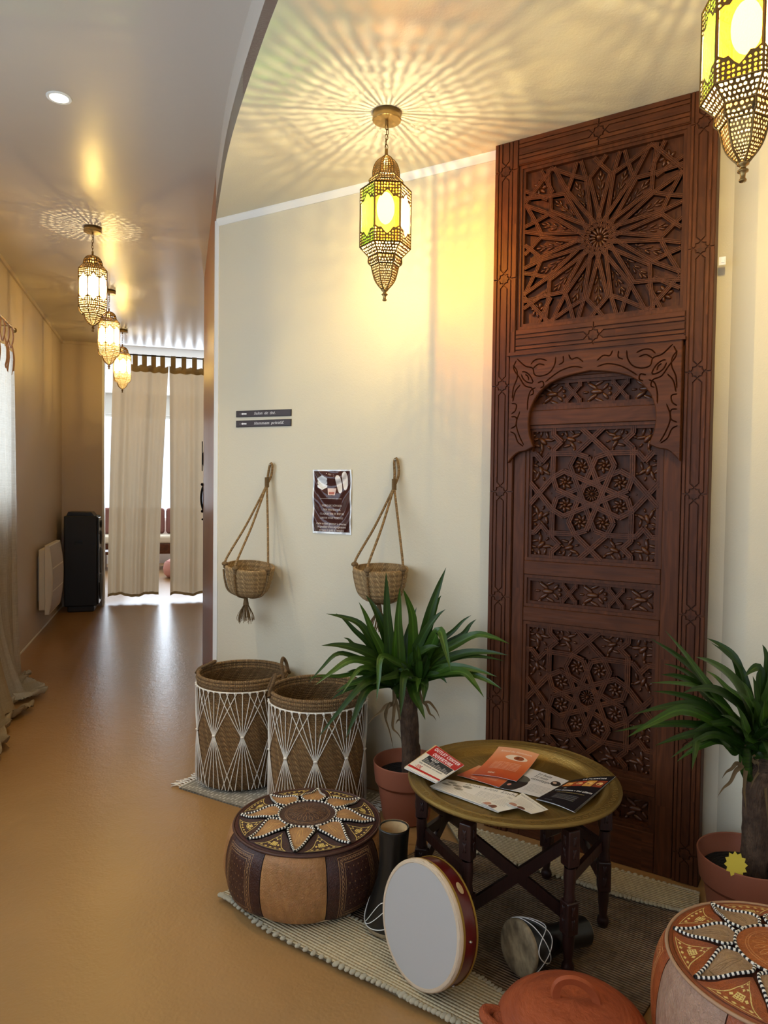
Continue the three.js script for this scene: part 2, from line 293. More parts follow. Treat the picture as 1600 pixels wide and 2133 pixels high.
// engraved border: a = half width of the middle bar, b = of the strips beside it, c = reach of the star
function borderPieces(P, a, b, c, w0, w1, mode) {   // mode 'full': star to star; 'end': star to a straight end at P
  const k = c * 0.95 * Math.SQRT1_2, rn = c * 0.77, n1 = [rn * Math.sin(0.3927), rn * Math.cos(0.3927)], n2 = [rn * Math.cos(0.3927), rn * Math.sin(0.3927)];
  const low = [[c, 0], n2, [k, k], n1, [0, c]], full = mode === 'full';
  const up = full ? [[0, P - c], [n1[0], P - n1[1]], [k, P - k], [n2[0], P - n2[1]], [c, P]] : [];
  const mid = full ? [...low, [a, c + a], [a, P - c - a], ...up, [b, P - (b - c)], [b, b - c]] : [...low, [a, c + a], [a, P], [b, P], [b, b - c]];
  const bar = full ? [[0, c], [a, c + a], [a, P - c - a], [0, P - c], [-a, P - c - a], [-a, c + a]] : [[0, c], [a, c + a], [a, P], [-a, P], [-a, c + a]];
  const edge = (w) => (full ? [[c, 0], [b, b - c], [b, P - (b - c)], [c, P], [w, P], [w, 0]] : [[c, 0], [b, b - c], [b, P], [w, P], [w, 0]]);
  const flip = (l) => l.map(([x, y]) => [-x, y]);
  return { mid, midL: flip(mid), bar, edgeR: edge(w1), edgeL: flip(edge(w0)) };
}
const starPts = (c) => Array.from({ length: 16 }, (_, i) => { const r = i % 2 ? c * 0.77 : i % 4 ? c * 0.95 : c, t = i * Math.PI / 8; return [r * Math.sin(t), r * Math.cos(t)]; });
const STAR = plate(starPts(0.0215)), P0 = 0.3985;
function stile(parent, uc, w0, w1, name) {
  const s = add(name, metreUV(box(w0 + w1, 2.6, 0.0555, uc + (w1 - w0) / 2, 1.3, -RAISE - 0.02775), 0.5), M.walnut, parent);
  const set = (pc, v, turn = 0) => { for (const [k, g] of Object.entries(pc)) { const m = add(k === 'bar' ? 'inlay_bar' : k.startsWith('mid') ? 'inlay_strip' : 'border_strip', g, k === 'bar' ? M.walnutB : M.walnut, s); m.position.set(uc, v, 0); m.rotation.z = turn; } };
  const make = (P, mode, l = w0, r = w1) => Object.fromEntries(Object.entries(borderPieces(P, 0.0135, 0.028, 0.0215, l, r, mode)).map(([k, p]) => [k, plate(p)]));
  const full = make(P0, 'full'), top = make(0.107, 'end'), bottom = make(2.493 - 6 * P0, 'end', w1, w0);
  set(top, 2.493); set(bottom, 2.493 - 6 * P0, Math.PI);
  for (let i = 0; i < 7; i++) { if (i) set(full, 2.493 - i * P0); const m = add('inlay_star', STAR, M.walnutB, s); m.position.set(uc, 2.493 - i * P0, 0); }
}
stile(panel, 0.0445, 0.0445, 0.0485, 'outer_stile');
stile(panel, 0.728, 0.040, 0.042, 'outer_stile');
function railInlaid(vc, uc, half, name) {
  const s = add(name, metreUV(box(0.593, 2 * half, 0.0555, 0.3905, vc, -RAISE - 0.02775), 0.5, true), M.walnut, panel);
  for (const [sg, len] of [[1, uc - 0.094], [-1, 0.687 - uc]]) {
    const pc = borderPieces(len, 0.0135, 0.028, 0.0215, half, half, 'end');
    for (const [k, p] of Object.entries(pc)) { const m = add(k === 'bar' ? 'inlay_bar' : k.startsWith('mid') ? 'inlay_strip' : 'border_strip', plate(p), k === 'bar' ? M.walnutB : M.walnut, s); m.position.set(uc, vc, 0); m.rotation.z = sg * Math.PI / 2; }
  }
  const m = add('inlay_star', STAR, M.walnutB, s); m.position.set(uc, vc, 0);
}
railInlaid(2.5525, 0.389, 0.0475, 'top_rail');
railInlaid(1.8515, 0.3855, 0.0485, 'middle_rail');
// plain door stiles and rails
const plain = (u0, u1, v0, v1, z0 = -0.06, z1 = -0.008, name = 'door_rail', turn = true) => add(name, metreUV(rbox(u1 - u0, v1 - v0, z1 - z0, 0.003, (u0 + u1) / 2, (v0 + v1) / 2, (z0 + z1) / 2, 1), 0.5, turn), M.walnut, panel);
plain(0.095, 0.141, 0, 1.80, -0.06, -0.008, 'door_stile', false); plain(0.628, 0.686, 0, 1.80, -0.06, -0.008, 'door_stile', false);
for (const [a, b] of [[0, 0.137], [0.262, 0.308], [0.816, 0.870], [0.990, 1.043], [1.543, 1.598], [1.715, 1.80]]) plain(0.1415, 0.6275, a, b);
add('back_board', metreUV(box(0.59, 2.5, 0.012, 0.39, 1.28, -0.054), 0.5), M.walnutB, panel);
// straps and relief carving
const strapG = metreUV(merge([box(1, 0.0182, 0.016, 0, 0, 0.008), ...[-0.0068, 0, 0.0068].map((y) => box(1, y ? 0.0046 : 0.006, 0.0205, 0, y, 0.01025))]), 0.5, true);
const strapThin = metreUV(merge([box(1, 0.0138, 0.0155, 0, 0, 0.00775), ...[-0.0053, 0, 0.0053].map((y) => box(1, y ? 0.0032 : 0.0048, 0.0195, 0, y, 0.00975))]), 0.5, true);
function strap(parent, x0, y0, x1, y1, g = strapG, z = 0) {
  const m = add('strap', g, rnd() < 0.5 ? M.walnut : M.walnutB, parent);
  m.position.set((x0 + x1) / 2, (y0 + y1) / 2, z + rr(-0.0006, 0.0006)); m.rotation.z = Math.atan2(y1 - y0, x1 - x0); m.scale.x = Math.hypot(x1 - x0, y1 - y0) + 0.004;
}
const lobe = (x, y, l, w, a, h = 0.1) => ball(1, 0, 0, 0, l / 2, w / 2, h, 8).rotateZ(a).translate(x, y, h * 0.35);
const palmette = merge([lobe(0, 0.02, 0.42, 0.2, Math.PI / 2, 0.16), ...[-1, 1].flatMap((s) => [lobe(s * 0.2, 0.16, 0.42, 0.15, s * 0.9 + (s < 0 ? Math.PI : 0), 0.12), lobe(s * 0.31, -0.06, 0.36, 0.13, s * 2.1, 0.1), lobe(s * 0.17, -0.26, 0.3, 0.12, s * 2.5, 0.1), lobe(s * 0.38, 0.3, 0.2, 0.12, s * 0.5, 0.12), lobe(s * 0.09, -0.4, 0.16, 0.12, 0, 0.12)]), lobe(0, 0.38, 0.2, 0.1, Math.PI / 2, 0.1)]);
const floret = merge([...Array.from({ length: 7 }, (_, i) => { const t = i * Math.PI * 2 / 7; return lobe(Math.cos(t) * 0.27, Math.sin(t) * 0.27, 0.4, 0.2, t + 0.35, 0.12); }), lobe(0, 0, 0.22, 0.22, 0, 0.18)]);
const spray = merge([lobe(0, 0, 0.9, 0.07, Math.PI / 2, 0.06), ...[-0.32, -0.05, 0.22].flatMap((y, i) => [-1, 1].map((s) => lobe(s * (0.17 - i * 0.02), y + 0.03, 0.3, 0.13, s * 0.75 + (s < 0 ? Math.PI : 0), 0.1))), lobe(0, 0.38, 0.22, 0.18, Math.PI / 2, 0.12), lobe(-0.1, -0.42, 0.16, 0.14, 0.4, 0.1), lobe(0.1, -0.42, 0.16, 0.14, -0.4, 0.1)]);
const rosette = merge([...Array.from({ length: 14 }, (_, i) => { const t = i * Math.PI * 2 / 14; return lobe(Math.cos(t) * 0.3, Math.sin(t) * 0.3, 0.36, 0.11, t, 0.12); }), lobe(0, 0, 0.2, 0.2, 0, 0.2)]);
function carve(parent, g, x, y, sx, sy, turn = 0, z = 0) { const m = add('flower_carving', g, M.carved, parent); m.position.set(x, y, z); m.rotation.z = turn; m.scale.set(sx * 1.12, sy * 1.12, 0.075); }
function ground(name, u0, u1, v0, v1, zf = -0.038) {   // recessed ground with a stepped moulding round it
  const p = add(name, metreUV(box(u1 - u0, v1 - v0, 0.008, (u0 + u1) / 2, (v0 + v1) / 2, zf - 0.004), 0.5), M.walnutB, panel), e = 0.011;
  const ring = (k, z1) => merge([box(u1 - u0 - 2 * k, e, z1 - zf, (u0 + u1) / 2, v0 + k + e / 2, (z1 + zf) / 2), box(u1 - u0 - 2 * k, e, z1 - zf, (u0 + u1) / 2, v1 - k - e / 2, (z1 + zf) / 2), box(e, v1 - v0 - 2 * k - 2 * e, z1 - zf, u0 + k + e / 2, (v0 + v1) / 2, (z1 + zf) / 2), box(e, v1 - v0 - 2 * k - 2 * e, z1 - zf, u1 - k - e / 2, (v0 + v1) / 2, (z1 + zf) / 2)]);
  add('moulding', metreUV(ring(0, -0.013), 0.5), M.walnut, p); add('moulding', metreUV(ring(e, -0.019), 0.5), M.walnutB, p);
  return p;
}
// upper panel: sixteen petals round a rosette
{
  const z = -0.038, p = ground('star_panel', 0.0945, 0.6865, 1.9005, 2.5045, z), cx = 0.3905, cy = 2.196, hx = 0.272, hy = 0.277;
  const seg = (x0, y0, x1, y1, g) => {   // clipped to the opening
    let t0 = 0, t1 = 1; const dx = x1 - x0, dy = y1 - y0;
    for (const [q, d, h] of [[x0, dx, hx], [y0, dy, hy]]) { if (Math.abs(d) < 1e-9) { if (Math.abs(q) > h) return; continue; } const a = (-h - q) / d, b = (h - q) / d; t0 = Math.max(t0, Math.min(a, b)); t1 = Math.min(t1, Math.max(a, b)); }
    if (t1 - t0 > 0.03) strap(p, cx + x0 + dx * t0, cy + y0 + dy * t0, cx + x0 + dx * t1, cy + y0 + dy * t1, g, z);
  };
  for (let k = 0; k < 16; k++) {
    const t = k * Math.PI / 8, c = Math.cos(t), s = Math.sin(t), at = (r, o) => [r * s + o * c, r * c - o * s];
    for (const o of [-1, 1]) { seg(...at(0.052, o * -0.006), ...at(0.212, o * 0.0365), strapThin); seg(...at(0.212, o * 0.0365), ...at(0.252, 0), strapThin); seg(...at(0.252, 0), ...at(0.36, -o * 0.085), strapThin); if (k % 2) seg(...at(0.212, o * 0.0365), ...at(0.35, o * 0.05), strapThin); }
    carve(p, spray, cx + 0.182 * s, cy + 0.182 * c, 0.046, 0.096, -t, z);
    strap(p, cx + 0.036 * Math.sin(t + 0.196), cy + 0.036 * Math.cos(t + 0.196), cx + 0.058 * s, cy + 0.058 * c, strapThin, z - 0.002);
  }
  carve(p, rosette, cx, cy, 0.085, 0.085, 0, z + 0.003);
  for (const [sx, sy] of [[1, 1], [1, -1], [-1, 1], [-1, -1]]) {
    carve(p, floret, cx + sx * 0.222, cy + sy * 0.224, 0.058, 0.058, rnd(), z);
    seg(sx * 0.272, sy * 0.175, sx * 0.175, sy * 0.277, strapThin); seg(sx * 0.19, sy * 0.17, sx * 0.272, sy * 0.215, strapThin); seg(sx * 0.17, sy * 0.19, sx * 0.215, sy * 0.277, strapThin);
  }
}
// lower panels: eight petals round a star
function starPanel(u0, u1, v0, v1) {
  const z = -0.038, p = ground('star_panel', u0, u1, v0, v1, z), cx = (u0 + u1) / 2, cy = (v0 + v1) / 2, sx = (u1 - u0) / 2 - 0.012, sy = (v1 - v0) / 2 - 0.012;
  const S = (a, b) => strap(p, cx + a[0] * sx, cy + a[1] * sy, cx + b[0] * sx, cy + b[1] * sy, strapG, z), rot = ([x, y], t) => [x * Math.cos(t) + y * Math.sin(t), -x * Math.sin(t) + y * Math.cos(t)], on = (r, t) => [r * Math.sin(t), r * Math.cos(t)];
  const lerp = (a, b, t) => [a[0] + (b[0] - a[0]) * t, a[1] + (b[1] - a[1]) * t];
  for (let k = 0; k < 8; k++) { const a = on(0.4, k * Math.PI / 4), b = on(0.4, (k + 3) * Math.PI / 4); S(lerp(a, b, -0.21), lerp(a, b, 1.21)); }
  for (let q = 0; q < 4; q++) for (const m of [-1, 1]) {
    const tr = (pt) => rot([pt[0] * m, pt[1]], q * Math.PI / 2), L = (...pts) => { for (let i = 0; i + 1 < pts.length; i++) S(tr(pts[i]), tr(pts[i + 1])); };
    L([-0.07, 0.55], [-0.25, 0.61], [-0.68, 0.61], [-0.79, 0.49], [-0.9, 0.61], [-1, 0.61]);
    L([-0.345, 0.43], [-0.25, 0.61], [0.17, 0.99]);
    const f = tr([-0.176, 0.425]); carve(p, floret, cx + f[0] * sx, cy + f[1] * sy, 0.056, 0.056, rnd() * 6, z);
    const e = tr([-0.36, 0.83]); carve(p, palmette, cx + e[0] * sx, cy + e[1] * sy, 0.078, 0.078, -q * Math.PI / 2 + m * 1.25 + Math.PI, z);
  }
  for (const [a, b] of [[1, 1], [1, -1], [-1, 1], [-1, -1]]) carve(p, palmette, cx + a * 0.815 * sx, cy + b * 0.815 * sy, 0.082, 0.082, Math.atan2(-a, b) + Math.PI, z);
  carve(p, rosette, cx, cy, 0.058, 0.058, 0, z);
  for (const [a, b] of [[0, 0.66], [0, -0.66], [0.66, 0], [-0.66, 0]]) add('stud', ball(0.0035, cx + a * sx, cy + b * sy, z, 1, 1, 0.8, 8), M.carved, p);
}
starPanel(0.1415, 0.6275, 1.0435, 1.5425); starPanel(0.1415, 0.6275, 0.3085, 0.8155);
function flowerStrip(v0, v1) {
  const z = -0.038, p = ground('flower_strip', 0.1415, 0.6275, v0, v1, z), cy = (v0 + v1) / 2, h = (v1 - v0) / 2 - 0.021;
  for (const u of [0.229, 0.3945, 0.562]) carve(p, palmette, u, cy, 0.088, 0.098, Math.PI / 2, z);
  for (const u of [0.312, 0.478]) for (const s of [-1, 1]) { strap(p, u - 0.024, cy - s * h * 0.75, u + 0.024, cy + s * h * 0.75, strapThin, z); strap(p, u + s * 0.024, cy + h * 0.6, u + s * 0.024, cy + h, strapThin, z); strap(p, u + s * 0.024, cy - h * 0.6, u + s * 0.024, cy - h, strapThin, z); }
}
flowerStrip(1.5985, 1.7145); flowerStrip(0.8705, 0.9895); flowerStrip(0.1375, 0.2615);
// horseshoe arch with engraved leaves
{
  const mid = 0.3815, half = [[0.0795, 1.405], [0.1, 1.428], [0.12, 1.443], [0.15, 1.449], [0.178, 1.463], [0.174, 1.475], [0.163, 1.505], [0.158, 1.555], [0.1645, 1.6], [0.19, 1.65], [0.235, 1.689], [0.3, 1.712], [mid, 1.724]];
  const seg1 = new THREE.CatmullRomCurve3(half.slice(0, 5).map(([x, y]) => V(x, y, 0))).getPoints(12), seg2 = new THREE.CatmullRomCurve3(half.slice(4).map(([x, y]) => V(x, y, 0))).getPoints(36);
  const left = [...seg1, ...seg2.slice(1)].map((p) => [p.x, p.y]), right = left.slice(0, -1).map(([x, y]) => [2 * mid - x, y]).reverse();
  const TH = 0.02, base = new Brush(prep(extrude(poly([[0.0795, 1.804], ...left, ...right, [2 * mid - 0.0795, 1.804]]), TH, 0.003)));
  base.updateMatrixWorld();
  const toUV = ([x, y]) => { const yt = 185 - (x - 195) * 0.0986; return [0.081 + (x - 190) / 1068 * 0.604, 1.804 - (y - yt) / (840 - yt) * 0.398]; };
  const curves = [[[240, 205], [300, 250], [350, 262], [362, 300], [400, 310], [460, 290], [495, 240], [502, 190]], [[335, 240], [360, 214], [400, 204], [445, 215]], [[352, 262], [390, 236], [430, 242]], [[275, 285], [295, 284], [330, 305], [352, 350], [322, 350], [288, 330], [272, 300]], [[236, 215], [218, 262], [262, 322], [300, 370], [348, 385], [356, 418], [335, 428]], [[212, 245], [240, 275], [244, 322], [220, 380], [212, 450]], [[268, 362], [235, 400], [216, 468]], [[385, 352], [418, 342], [424, 370], [402, 384]], [[372, 380], [340, 398], [322, 450], [318, 520]], [[208, 478], [240, 484], [236, 520], [208, 543]], [[206, 560], [240, 562], [240, 612], [206, 632]], [[268, 525], [243, 600], [268, 680], [300, 735]], [[202, 650], [232, 664], [258, 715], [296, 742]], [[585, 176], [602, 204], [640, 196], [680, 222]], [[678, 258], [620, 250], [540, 274], [480, 312], [436, 346]], [[550, 184], [550, 222], [522, 240]], [[300, 300], [318, 312], [325, 335]]];
  let solid = base; const ev = new Evaluator(); ev.attributes = ['position', 'normal', 'uv']; ev.useGroups = false;
  const sweep = (pts) => {   // closed triangular cutter along the curve
    const c = new THREE.CatmullRomCurve3(pts.map(([x, y]) => V(x, y, TH))), n = Math.max(8, pts.length * 4), P = c.getSpacedPoints(n), rings = [], r = 0.0033;
    for (let i = 0; i <= n; i++) { const t = c.getTangentAt(i / n), nx = -t.y, ny = t.x, w = i === 0 || i === n ? 0.35 : 1; rings.push([V(P[i].x + nx * r * w, P[i].y + ny * r * w, TH + 0.002), V(P[i].x - nx * r * w, P[i].y - ny * r * w, TH + 0.002), V(P[i].x, P[i].y, TH - 0.0075 * w)]); }
    const pos = [], tri = (...v) => v.forEach((q) => pos.push(q.x, q.y, q.z));
    for (let i = 0; i < n; i++) for (let k = 0; k < 3; k++) { const a = rings[i][k], b = rings[i][(k + 1) % 3], d = rings[i + 1][k], e = rings[i + 1][(k + 1) % 3]; tri(a, b, e); tri(a, e, d); }
    tri(rings[0][0], rings[0][2], rings[0][1]); tri(rings[n][0], rings[n][1], rings[n][2]);
    const g = new THREE.BufferGeometry(); g.setAttribute('position', new THREE.Float32BufferAttribute(pos, 3)); return prep(g);
  };
  for (const cv of curves) for (const m of [0, 1]) {
    let pts = cv.map(toUV); if (m) pts = pts.map(([u, v]) => [2 * mid - u, v]);
    const b = new Brush(sweep(pts)); b.updateMatrixWorld();
    solid = ev.evaluate(solid, b, SUBTRACTION);
  }
  const g = solid.geometry; const arch = add('arch_board', metreUV(g, 0.5, true), M.walnut, panel); arch.position.z = -0.003;
  add('arch_edge', metreUV(box(0.622, 0.012, 0.026, 0.3815, 1.807, 0.010), 0.5, true), M.walnutB, panel);
}
add('hinge_plate', merge([box(0.02, 0.026, 0.004, 0.789, 2.05, -0.03), box(0.01, 0.012, 0.008, 0.791, 2.05, -0.028)]), M.white, panel);

// ---------------------------------------------------------------- pierced metal lanterns
M.paneGreen = phy({ color: '#7fd83a', transmission: 0.95, thickness: 0, roughness: 0.22, bumpMap: rep(T.noise, 3, 3), bumpScale: 0.003 });
M.paneAmber = phy({ color: '#ffb236', transmission: 0.95, thickness: 0, roughness: 0.22, bumpMap: rep(T.noise, 3, 3), bumpScale: 0.003 });
M.paneClear = phy({ color: '#fff2c4', transmission: 0.95, thickness: 0, roughness: 0.34, bumpMap: rep(T.noise, 3, 3), bumpScale: 0.003 });
M.paneCream = phy({ color: '#ffe9a8', transmission: 0.9, thickness: 0, roughness: 0.75, bumpMap: rep(T.noise, 3, 3), bumpScale: 0.003 });
M.paneYellow = phy({ color: '#ffd24a', transmission: 0.95, thickness: 0, roughness: 0.6 });
M.paneLining = phy({ color: '#ffefc4', transmission: 0.95, thickness: 0, roughness: 0.5 });
M.bulb = std({ color: '#fff6e0', emissive: new THREE.Color().setRGB(1.0, 0.80, 0.48), emissiveIntensity: 55, roughness: 0.4 });
M.spotGlow = std({ color: '#ffffff', emissive: new THREE.Color().setRGB(1.0, 0.86, 0.62), emissiveIntensity: 14 });
// pierced sheet over a (s in -1..1, t in 0..1) field, mapped into space
function pierced(nx, ny, map, opening, stagger) {
  const shape = poly([[-1, 0], [1, 0], [1, 1], [-1, 1]]);
  const inOpen = (x, y) => opening && (() => { let c = false; for (let i = 0, j = opening.length - 1; i < opening.length; j = i++) { const [xi, yi] = opening[i], [xj, yj] = opening[j]; if ((yi > y) !== (yj > y) && x < (xj - xi) * (y - yi) / (yj - yi) + xi) c = !c; } return c; })();
  if (opening) shape.holes.push(poly([...opening].reverse()));
  const dx = 2 / nx, dy = 1 / ny;
  for (let j = 0; j < ny; j++) for (let i = 0; i < nx; i++) {
    const x = -1 + dx * (i + 0.5 + (stagger ? (j % 2 ? 0.25 : -0.25) : 0)), y = dy * (j + 0.5), mx = -1 + dx * 0.12;
    const jx = stagger ? 0.14 : 0.06, cx = Math.max(-1 + dx * 0.5, Math.min(1 - dx * 0.5, x + dx * rr(-jx, jx))), yy = y + dy * rr(-0.1, 0.1), rx = dx * rr(0.27, 0.42), ry = dy * rr(0.27, 0.42), n = 5 + (rnd() * 4 | 0), t0 = rnd() * 6;
    const pts = Array.from({ length: n }, (_, k) => { const t = t0 - k * 2 * Math.PI / n, q = rr(0.8, 1.05); return [Math.max(mx, Math.min(-mx, cx + Math.cos(t) * rx * q)), yy + Math.sin(t) * ry * q]; });
    if (opening && [...pts, [cx, y], [cx + rx * 1.5, y], [cx - rx * 1.5, y], [cx, y + ry * 1.6], [cx, y - ry * 1.6]].some(([a, b]) => inOpen(a, b))) continue;
    shape.holes.push(poly(pts));
  }
  const g = new THREE.ShapeGeometry(shape, 1), p = g.attributes.position;
  for (let i = 0; i < p.count; i++) { const q = map(p.getX(i), p.getY(i)); p.setXYZ(i, q.x, q.y, q.z); }
  g.computeVertexNormals();
  return g;
}
function lanternKit(n, prof) {   // prof: list of [name, [[radius, y] ...] from low to high, holes across, holes up]
  const kit = {}, tanh = Math.tan(Math.PI / n), cosn = Math.cos(Math.PI / n);
  for (const [name, pts, nx, ny, opening] of prof) {
    const c = pts.length > 2 ? new THREE.CatmullRomCurve3(pts.map(([r, y]) => V(r, y, 0))) : new THREE.LineCurve3(V(pts[0][0], pts[0][1], 0), V(pts[1][0], pts[1][1], 0));
    const map = (s, t) => { const p = c.getPoint(t), ap = p.x * cosn; return V(s * ap * tanh, p.y, ap); };
    kit[name] = nx ? pierced(nx, ny, map, opening, name === 'skirt' || name === 'girdle' || name === 'bowl') : null;
    if (name !== 'body') kit[name + '_lining'] = new THREE.LatheGeometry(c.getPoints(pts.length > 2 ? 6 : 1).map((p) => new THREE.Vector2(Math.max(0.002, p.x - 0.0025), p.y)), n, Math.PI / n);
    const ribs = []; const P = c.getPoints(pts.length > 2 ? 8 : 1);
    for (let k = 0; k < n; k++) { const t = (k + 0.5) * 2 * Math.PI / n, q = P.map((p) => V(Math.sin(t) * p.x, p.y, Math.cos(t) * p.x)); for (let i = 0; i + 1 < q.length; i++) ribs.push(bar(q[i], q[i + 1], 0.0026, 6)); }
    for (const p of [P[0], P[P.length - 1]]) for (let k = 0; k < n; k++) { const a = (k + 0.5) * 2 * Math.PI / n, b = (k + 1.5) * 2 * Math.PI / n; ribs.push(bar(V(Math.sin(a) * p.x, p.y, Math.cos(a) * p.x), V(Math.sin(b) * p.x, p.y, Math.cos(b) * p.x), 0.0028, 6)); }
    kit[name + '_ribs'] = merge(ribs);
  }
  return kit;
}
const ogee = [[-0.9, 0.27], [-0.66, 0.235], [-0.46, 0.245], [-0.2, 0.17], [0, 0.13], [0.2, 0.17], [0.46, 0.245], [0.66, 0.235], [0.9, 0.27], [0.9, 0.73], [0.66, 0.765], [0.46, 0.755], [0.2, 0.83], [0, 0.87], [-0.2, 0.83], [-0.46, 0.755], [-0.66, 0.765], [-0.9, 0.73]];
// heights below the ceiling
const A = { n: 6, stem: [-0.125, -0.15], top: 0, body: [-0.266, -0.463], R: 0.088, light: -0.325,
  prof: [['dome', [[0.046, -0.221], [0.045, -0.196], [0.034, -0.168], [0.009, -0.148]], 5, 12], ['collar', [[0.056, -0.243], [0.058, -0.232], [0.047, -0.221]], 6, 3], ['shoulder', [[0.088, -0.266], [0.056, -0.243]], 8, 3], ['body', [[0.088, -0.463], [0.088, -0.266]], 9, 20, ogee], ['skirt', [[0.057, -0.495], [0.088, -0.463]], 8, 4], ['girdle', [[0.048, -0.525], [0.058, -0.515], [0.057, -0.495]], 6, 3], ['bowl', [[0.009, -0.607], [0.034, -0.575], [0.048, -0.525]], 6, 12]], finial: -0.607, low: -0.645 };
const B = { n: 8, stem: [-0.14, -0.165], top: 0, body: [-0.255, -0.47], R: 0.084, light: -0.36,
  prof: [['dome', [[0.058, -0.225], [0.052, -0.198], [0.034, -0.175], [0.010, -0.165]], 3, 4], ['shoulder', [[0.084, -0.255], [0.058, -0.225]], 5, 3], ['body', [[0.084, -0.47], [0.084, -0.255]], 6, 18, ogee], ['girdle', [[0.060, -0.512], [0.078, -0.497], [0.084, -0.47]], 6, 4], ['bowl', [[0.009, -0.577], [0.038, -0.553], [0.055, -0.512]], 5, 7]], finial: -0.577, low: -0.613 };
A.kit = lanternKit(A.n, A.prof); B.kit = lanternKit(B.n, B.prof);
const canopyG = merge([lathe([[0.001, 0], [0.05, 0], [0.05, -0.026], [0.047, -0.029], [0.001, -0.029]], 40), cyl(0.006, 0.006, 0.012, 0, -0.041, 0, 10)]);
const finialG = (y0, y1) => { const h = y0 - y1; return lathe([[0.001, y0 + 0.006], [0.011, y0 + 0.004], [0.012, y0 - 0.002], [0.006, y0 - h * 0.15], [0.006, y0 - h * 0.28], [0.011, y0 - h * 0.36], [0.011, y0 - h * 0.44], [0.006, y0 - h * 0.52], [0.005, y0 - h * 0.78], [0.008, y0 - h * 0.88], [0.007, y1 + 0.001], [0.001, y1]], 16); };
const chainG = (y0, y1) => { const n = Math.round((y0 - y1) / 0.017), list = []; for (let i = 0; i < n; i++) list.push(new THREE.TorusGeometry(0.0055, 0.0014, 5, 12).scale(1, 1.75, 1).rotateY(i % 2 ? Math.PI / 2 : 0.3).translate(0, y0 - (y0 - y1) * (i + 0.5) / n, 0)); list.push(tube([V(0.002, y0, 0), V(0.006, y0 - 0.03, 0.003), V(-0.004, y0 - 0.06, 0), V(0, y1, 0)], 0.0014, 16, 5)); return merge(list); };
function lantern(kind, label, pos, turn, paneMats, power, group) {
  const o = thing('pendant_lantern', label, 'lantern', pos, turn, group), k = kind.kit;
  add('canopy', canopyG, M.bronzeLight, o); add('chain', chainG(-0.04, kind.stem[0]), M.bronze, o);
  add('stem', lathe([[0.001, kind.stem[0]], [0.006, kind.stem[0]], [0.006, kind.stem[1] + 0.006], [0.012, kind.stem[1]], [0.001, kind.stem[1]]], 14), M.bronze, o);
  for (const [name] of kind.prof) {
    const part = add(name + '_frame', k[name + '_ribs'], M.bronze, o);
    if (['skirt', 'girdle', 'bowl'].includes(name)) add('glass_lining', k[name + '_lining'], M.paneLining, part);
    for (let i = 0; i < kind.n; i++) {
      const f = add(name === 'dome' && kind === B ? 'dome_plate' : 'pierced_plate', k[name], M.bronze, part); f.rotation.y = i * 2 * Math.PI / kind.n;
      if (name === 'body') { const ap = kind.R * Math.cos(Math.PI / kind.n) - 0.003, w = 2 * ap * Math.tan(Math.PI / kind.n) - 0.006, h = kind.body[0] - kind.body[1] - 0.006; const p = add('glass_pane', PANE(kind, w, h), paneMats[i % paneMats.length], part); p.position.set(Math.sin(i * 2 * Math.PI / kind.n) * ap, (kind.body[0] + kind.body[1]) / 2, Math.cos(i * 2 * Math.PI / kind.n) * ap); p.rotation.y = i * 2 * Math.PI / kind.n; }
    }
  }
  add('finial', finialG(kind.finial, kind.low), M.bronzeLight, o);
  const bulb = add('bulb', merge([ball(0.031, 0, kind.light, 0, 1, 1.75, 1, 18), cyl(0.009, 0.009, 0.03, 0, kind.light + 0.018, 0, 12)]), M.bulb, o);
  const rows = kind === A ? 7 : 2;   // a tall filament
  for (let i = 0; i < rows; i++) { const l = new THREE.PointLight(WARM, power / rows); l.name = 'lantern_light'; l.castShadow = true; l.shadow.radius = 0.12; l.position.set(0.002 * Math.sin(i * 2.4), kind.light + ((i + 0.5) / rows - 0.5) * (kind === A ? 0.098 : 0.05), 0.002 * Math.cos(i * 2.4)); o.add(l); }
  return o;
}
const panes = new Map();
function PANE(kind, w, h) { if (!panes.has(kind)) panes.set(kind, new THREE.PlaneGeometry(w, h)); return panes.get(kind); }
const mixA = [M.paneAmber, M.paneClear, M.paneAmber, M.paneClear, M.paneClear, M.paneGreen];
const pMain = atY(806, 235, H_ALCOVE), pRight = V(0.745, H_ALCOVE, -1.515);
lantern(A, 'brass lantern with green, amber and clear panes over the hanging baskets', pMain, 0.08, mixA, POWER.lamp);
lantern(A, 'brass lantern with green and orange panes in front of the carved panel top', pRight, -0.62, mixA, POWER.lamp);
[[193, 474], [227, 605], [255, 687]].forEach(([x, y], i) => lantern(B, ['bronze lantern with cream panes nearest the curved brown wall end', 'bronze lantern with cream panes between the other two corridor lanterns', 'bronze lantern with cream panes hanging in front of the tab-top curtain'][i], atY(x, y, H_HALL), HALL_TURN + 0.15, [M.paneCream], POWER.lampFar, 'row of corridor lanterns'));
// recessed spot in the corridor ceiling
{
  const p = atY(123, 203, H_HALL), o = thing('ceiling_spotlight', 'small round recessed spotlight in the corridor ceiling', 'spotlight', p);
  add('trim_ring', lathe([[0.032, 0.0], [0.036, -0.004], [0.046, -0.004], [0.048, 0.0]], 32), M.white, o);
  add('lamp_lens', cyl(0.033, 0.033, 0.003, 0, -0.004, 0, 28), M.spotGlow, o);
  const l = new THREE.SpotLight(new THREE.Color().setRGB(1, 0.84, 0.6), POWER.spot, 0, 0.7, 0.6); l.name = 'spot_light'; l.castShadow = true; l.shadow.radius = 1; l.position.set(0, -0.012, 0); l.target.position.set(0, -2, 0); o.add(l, l.target);
}

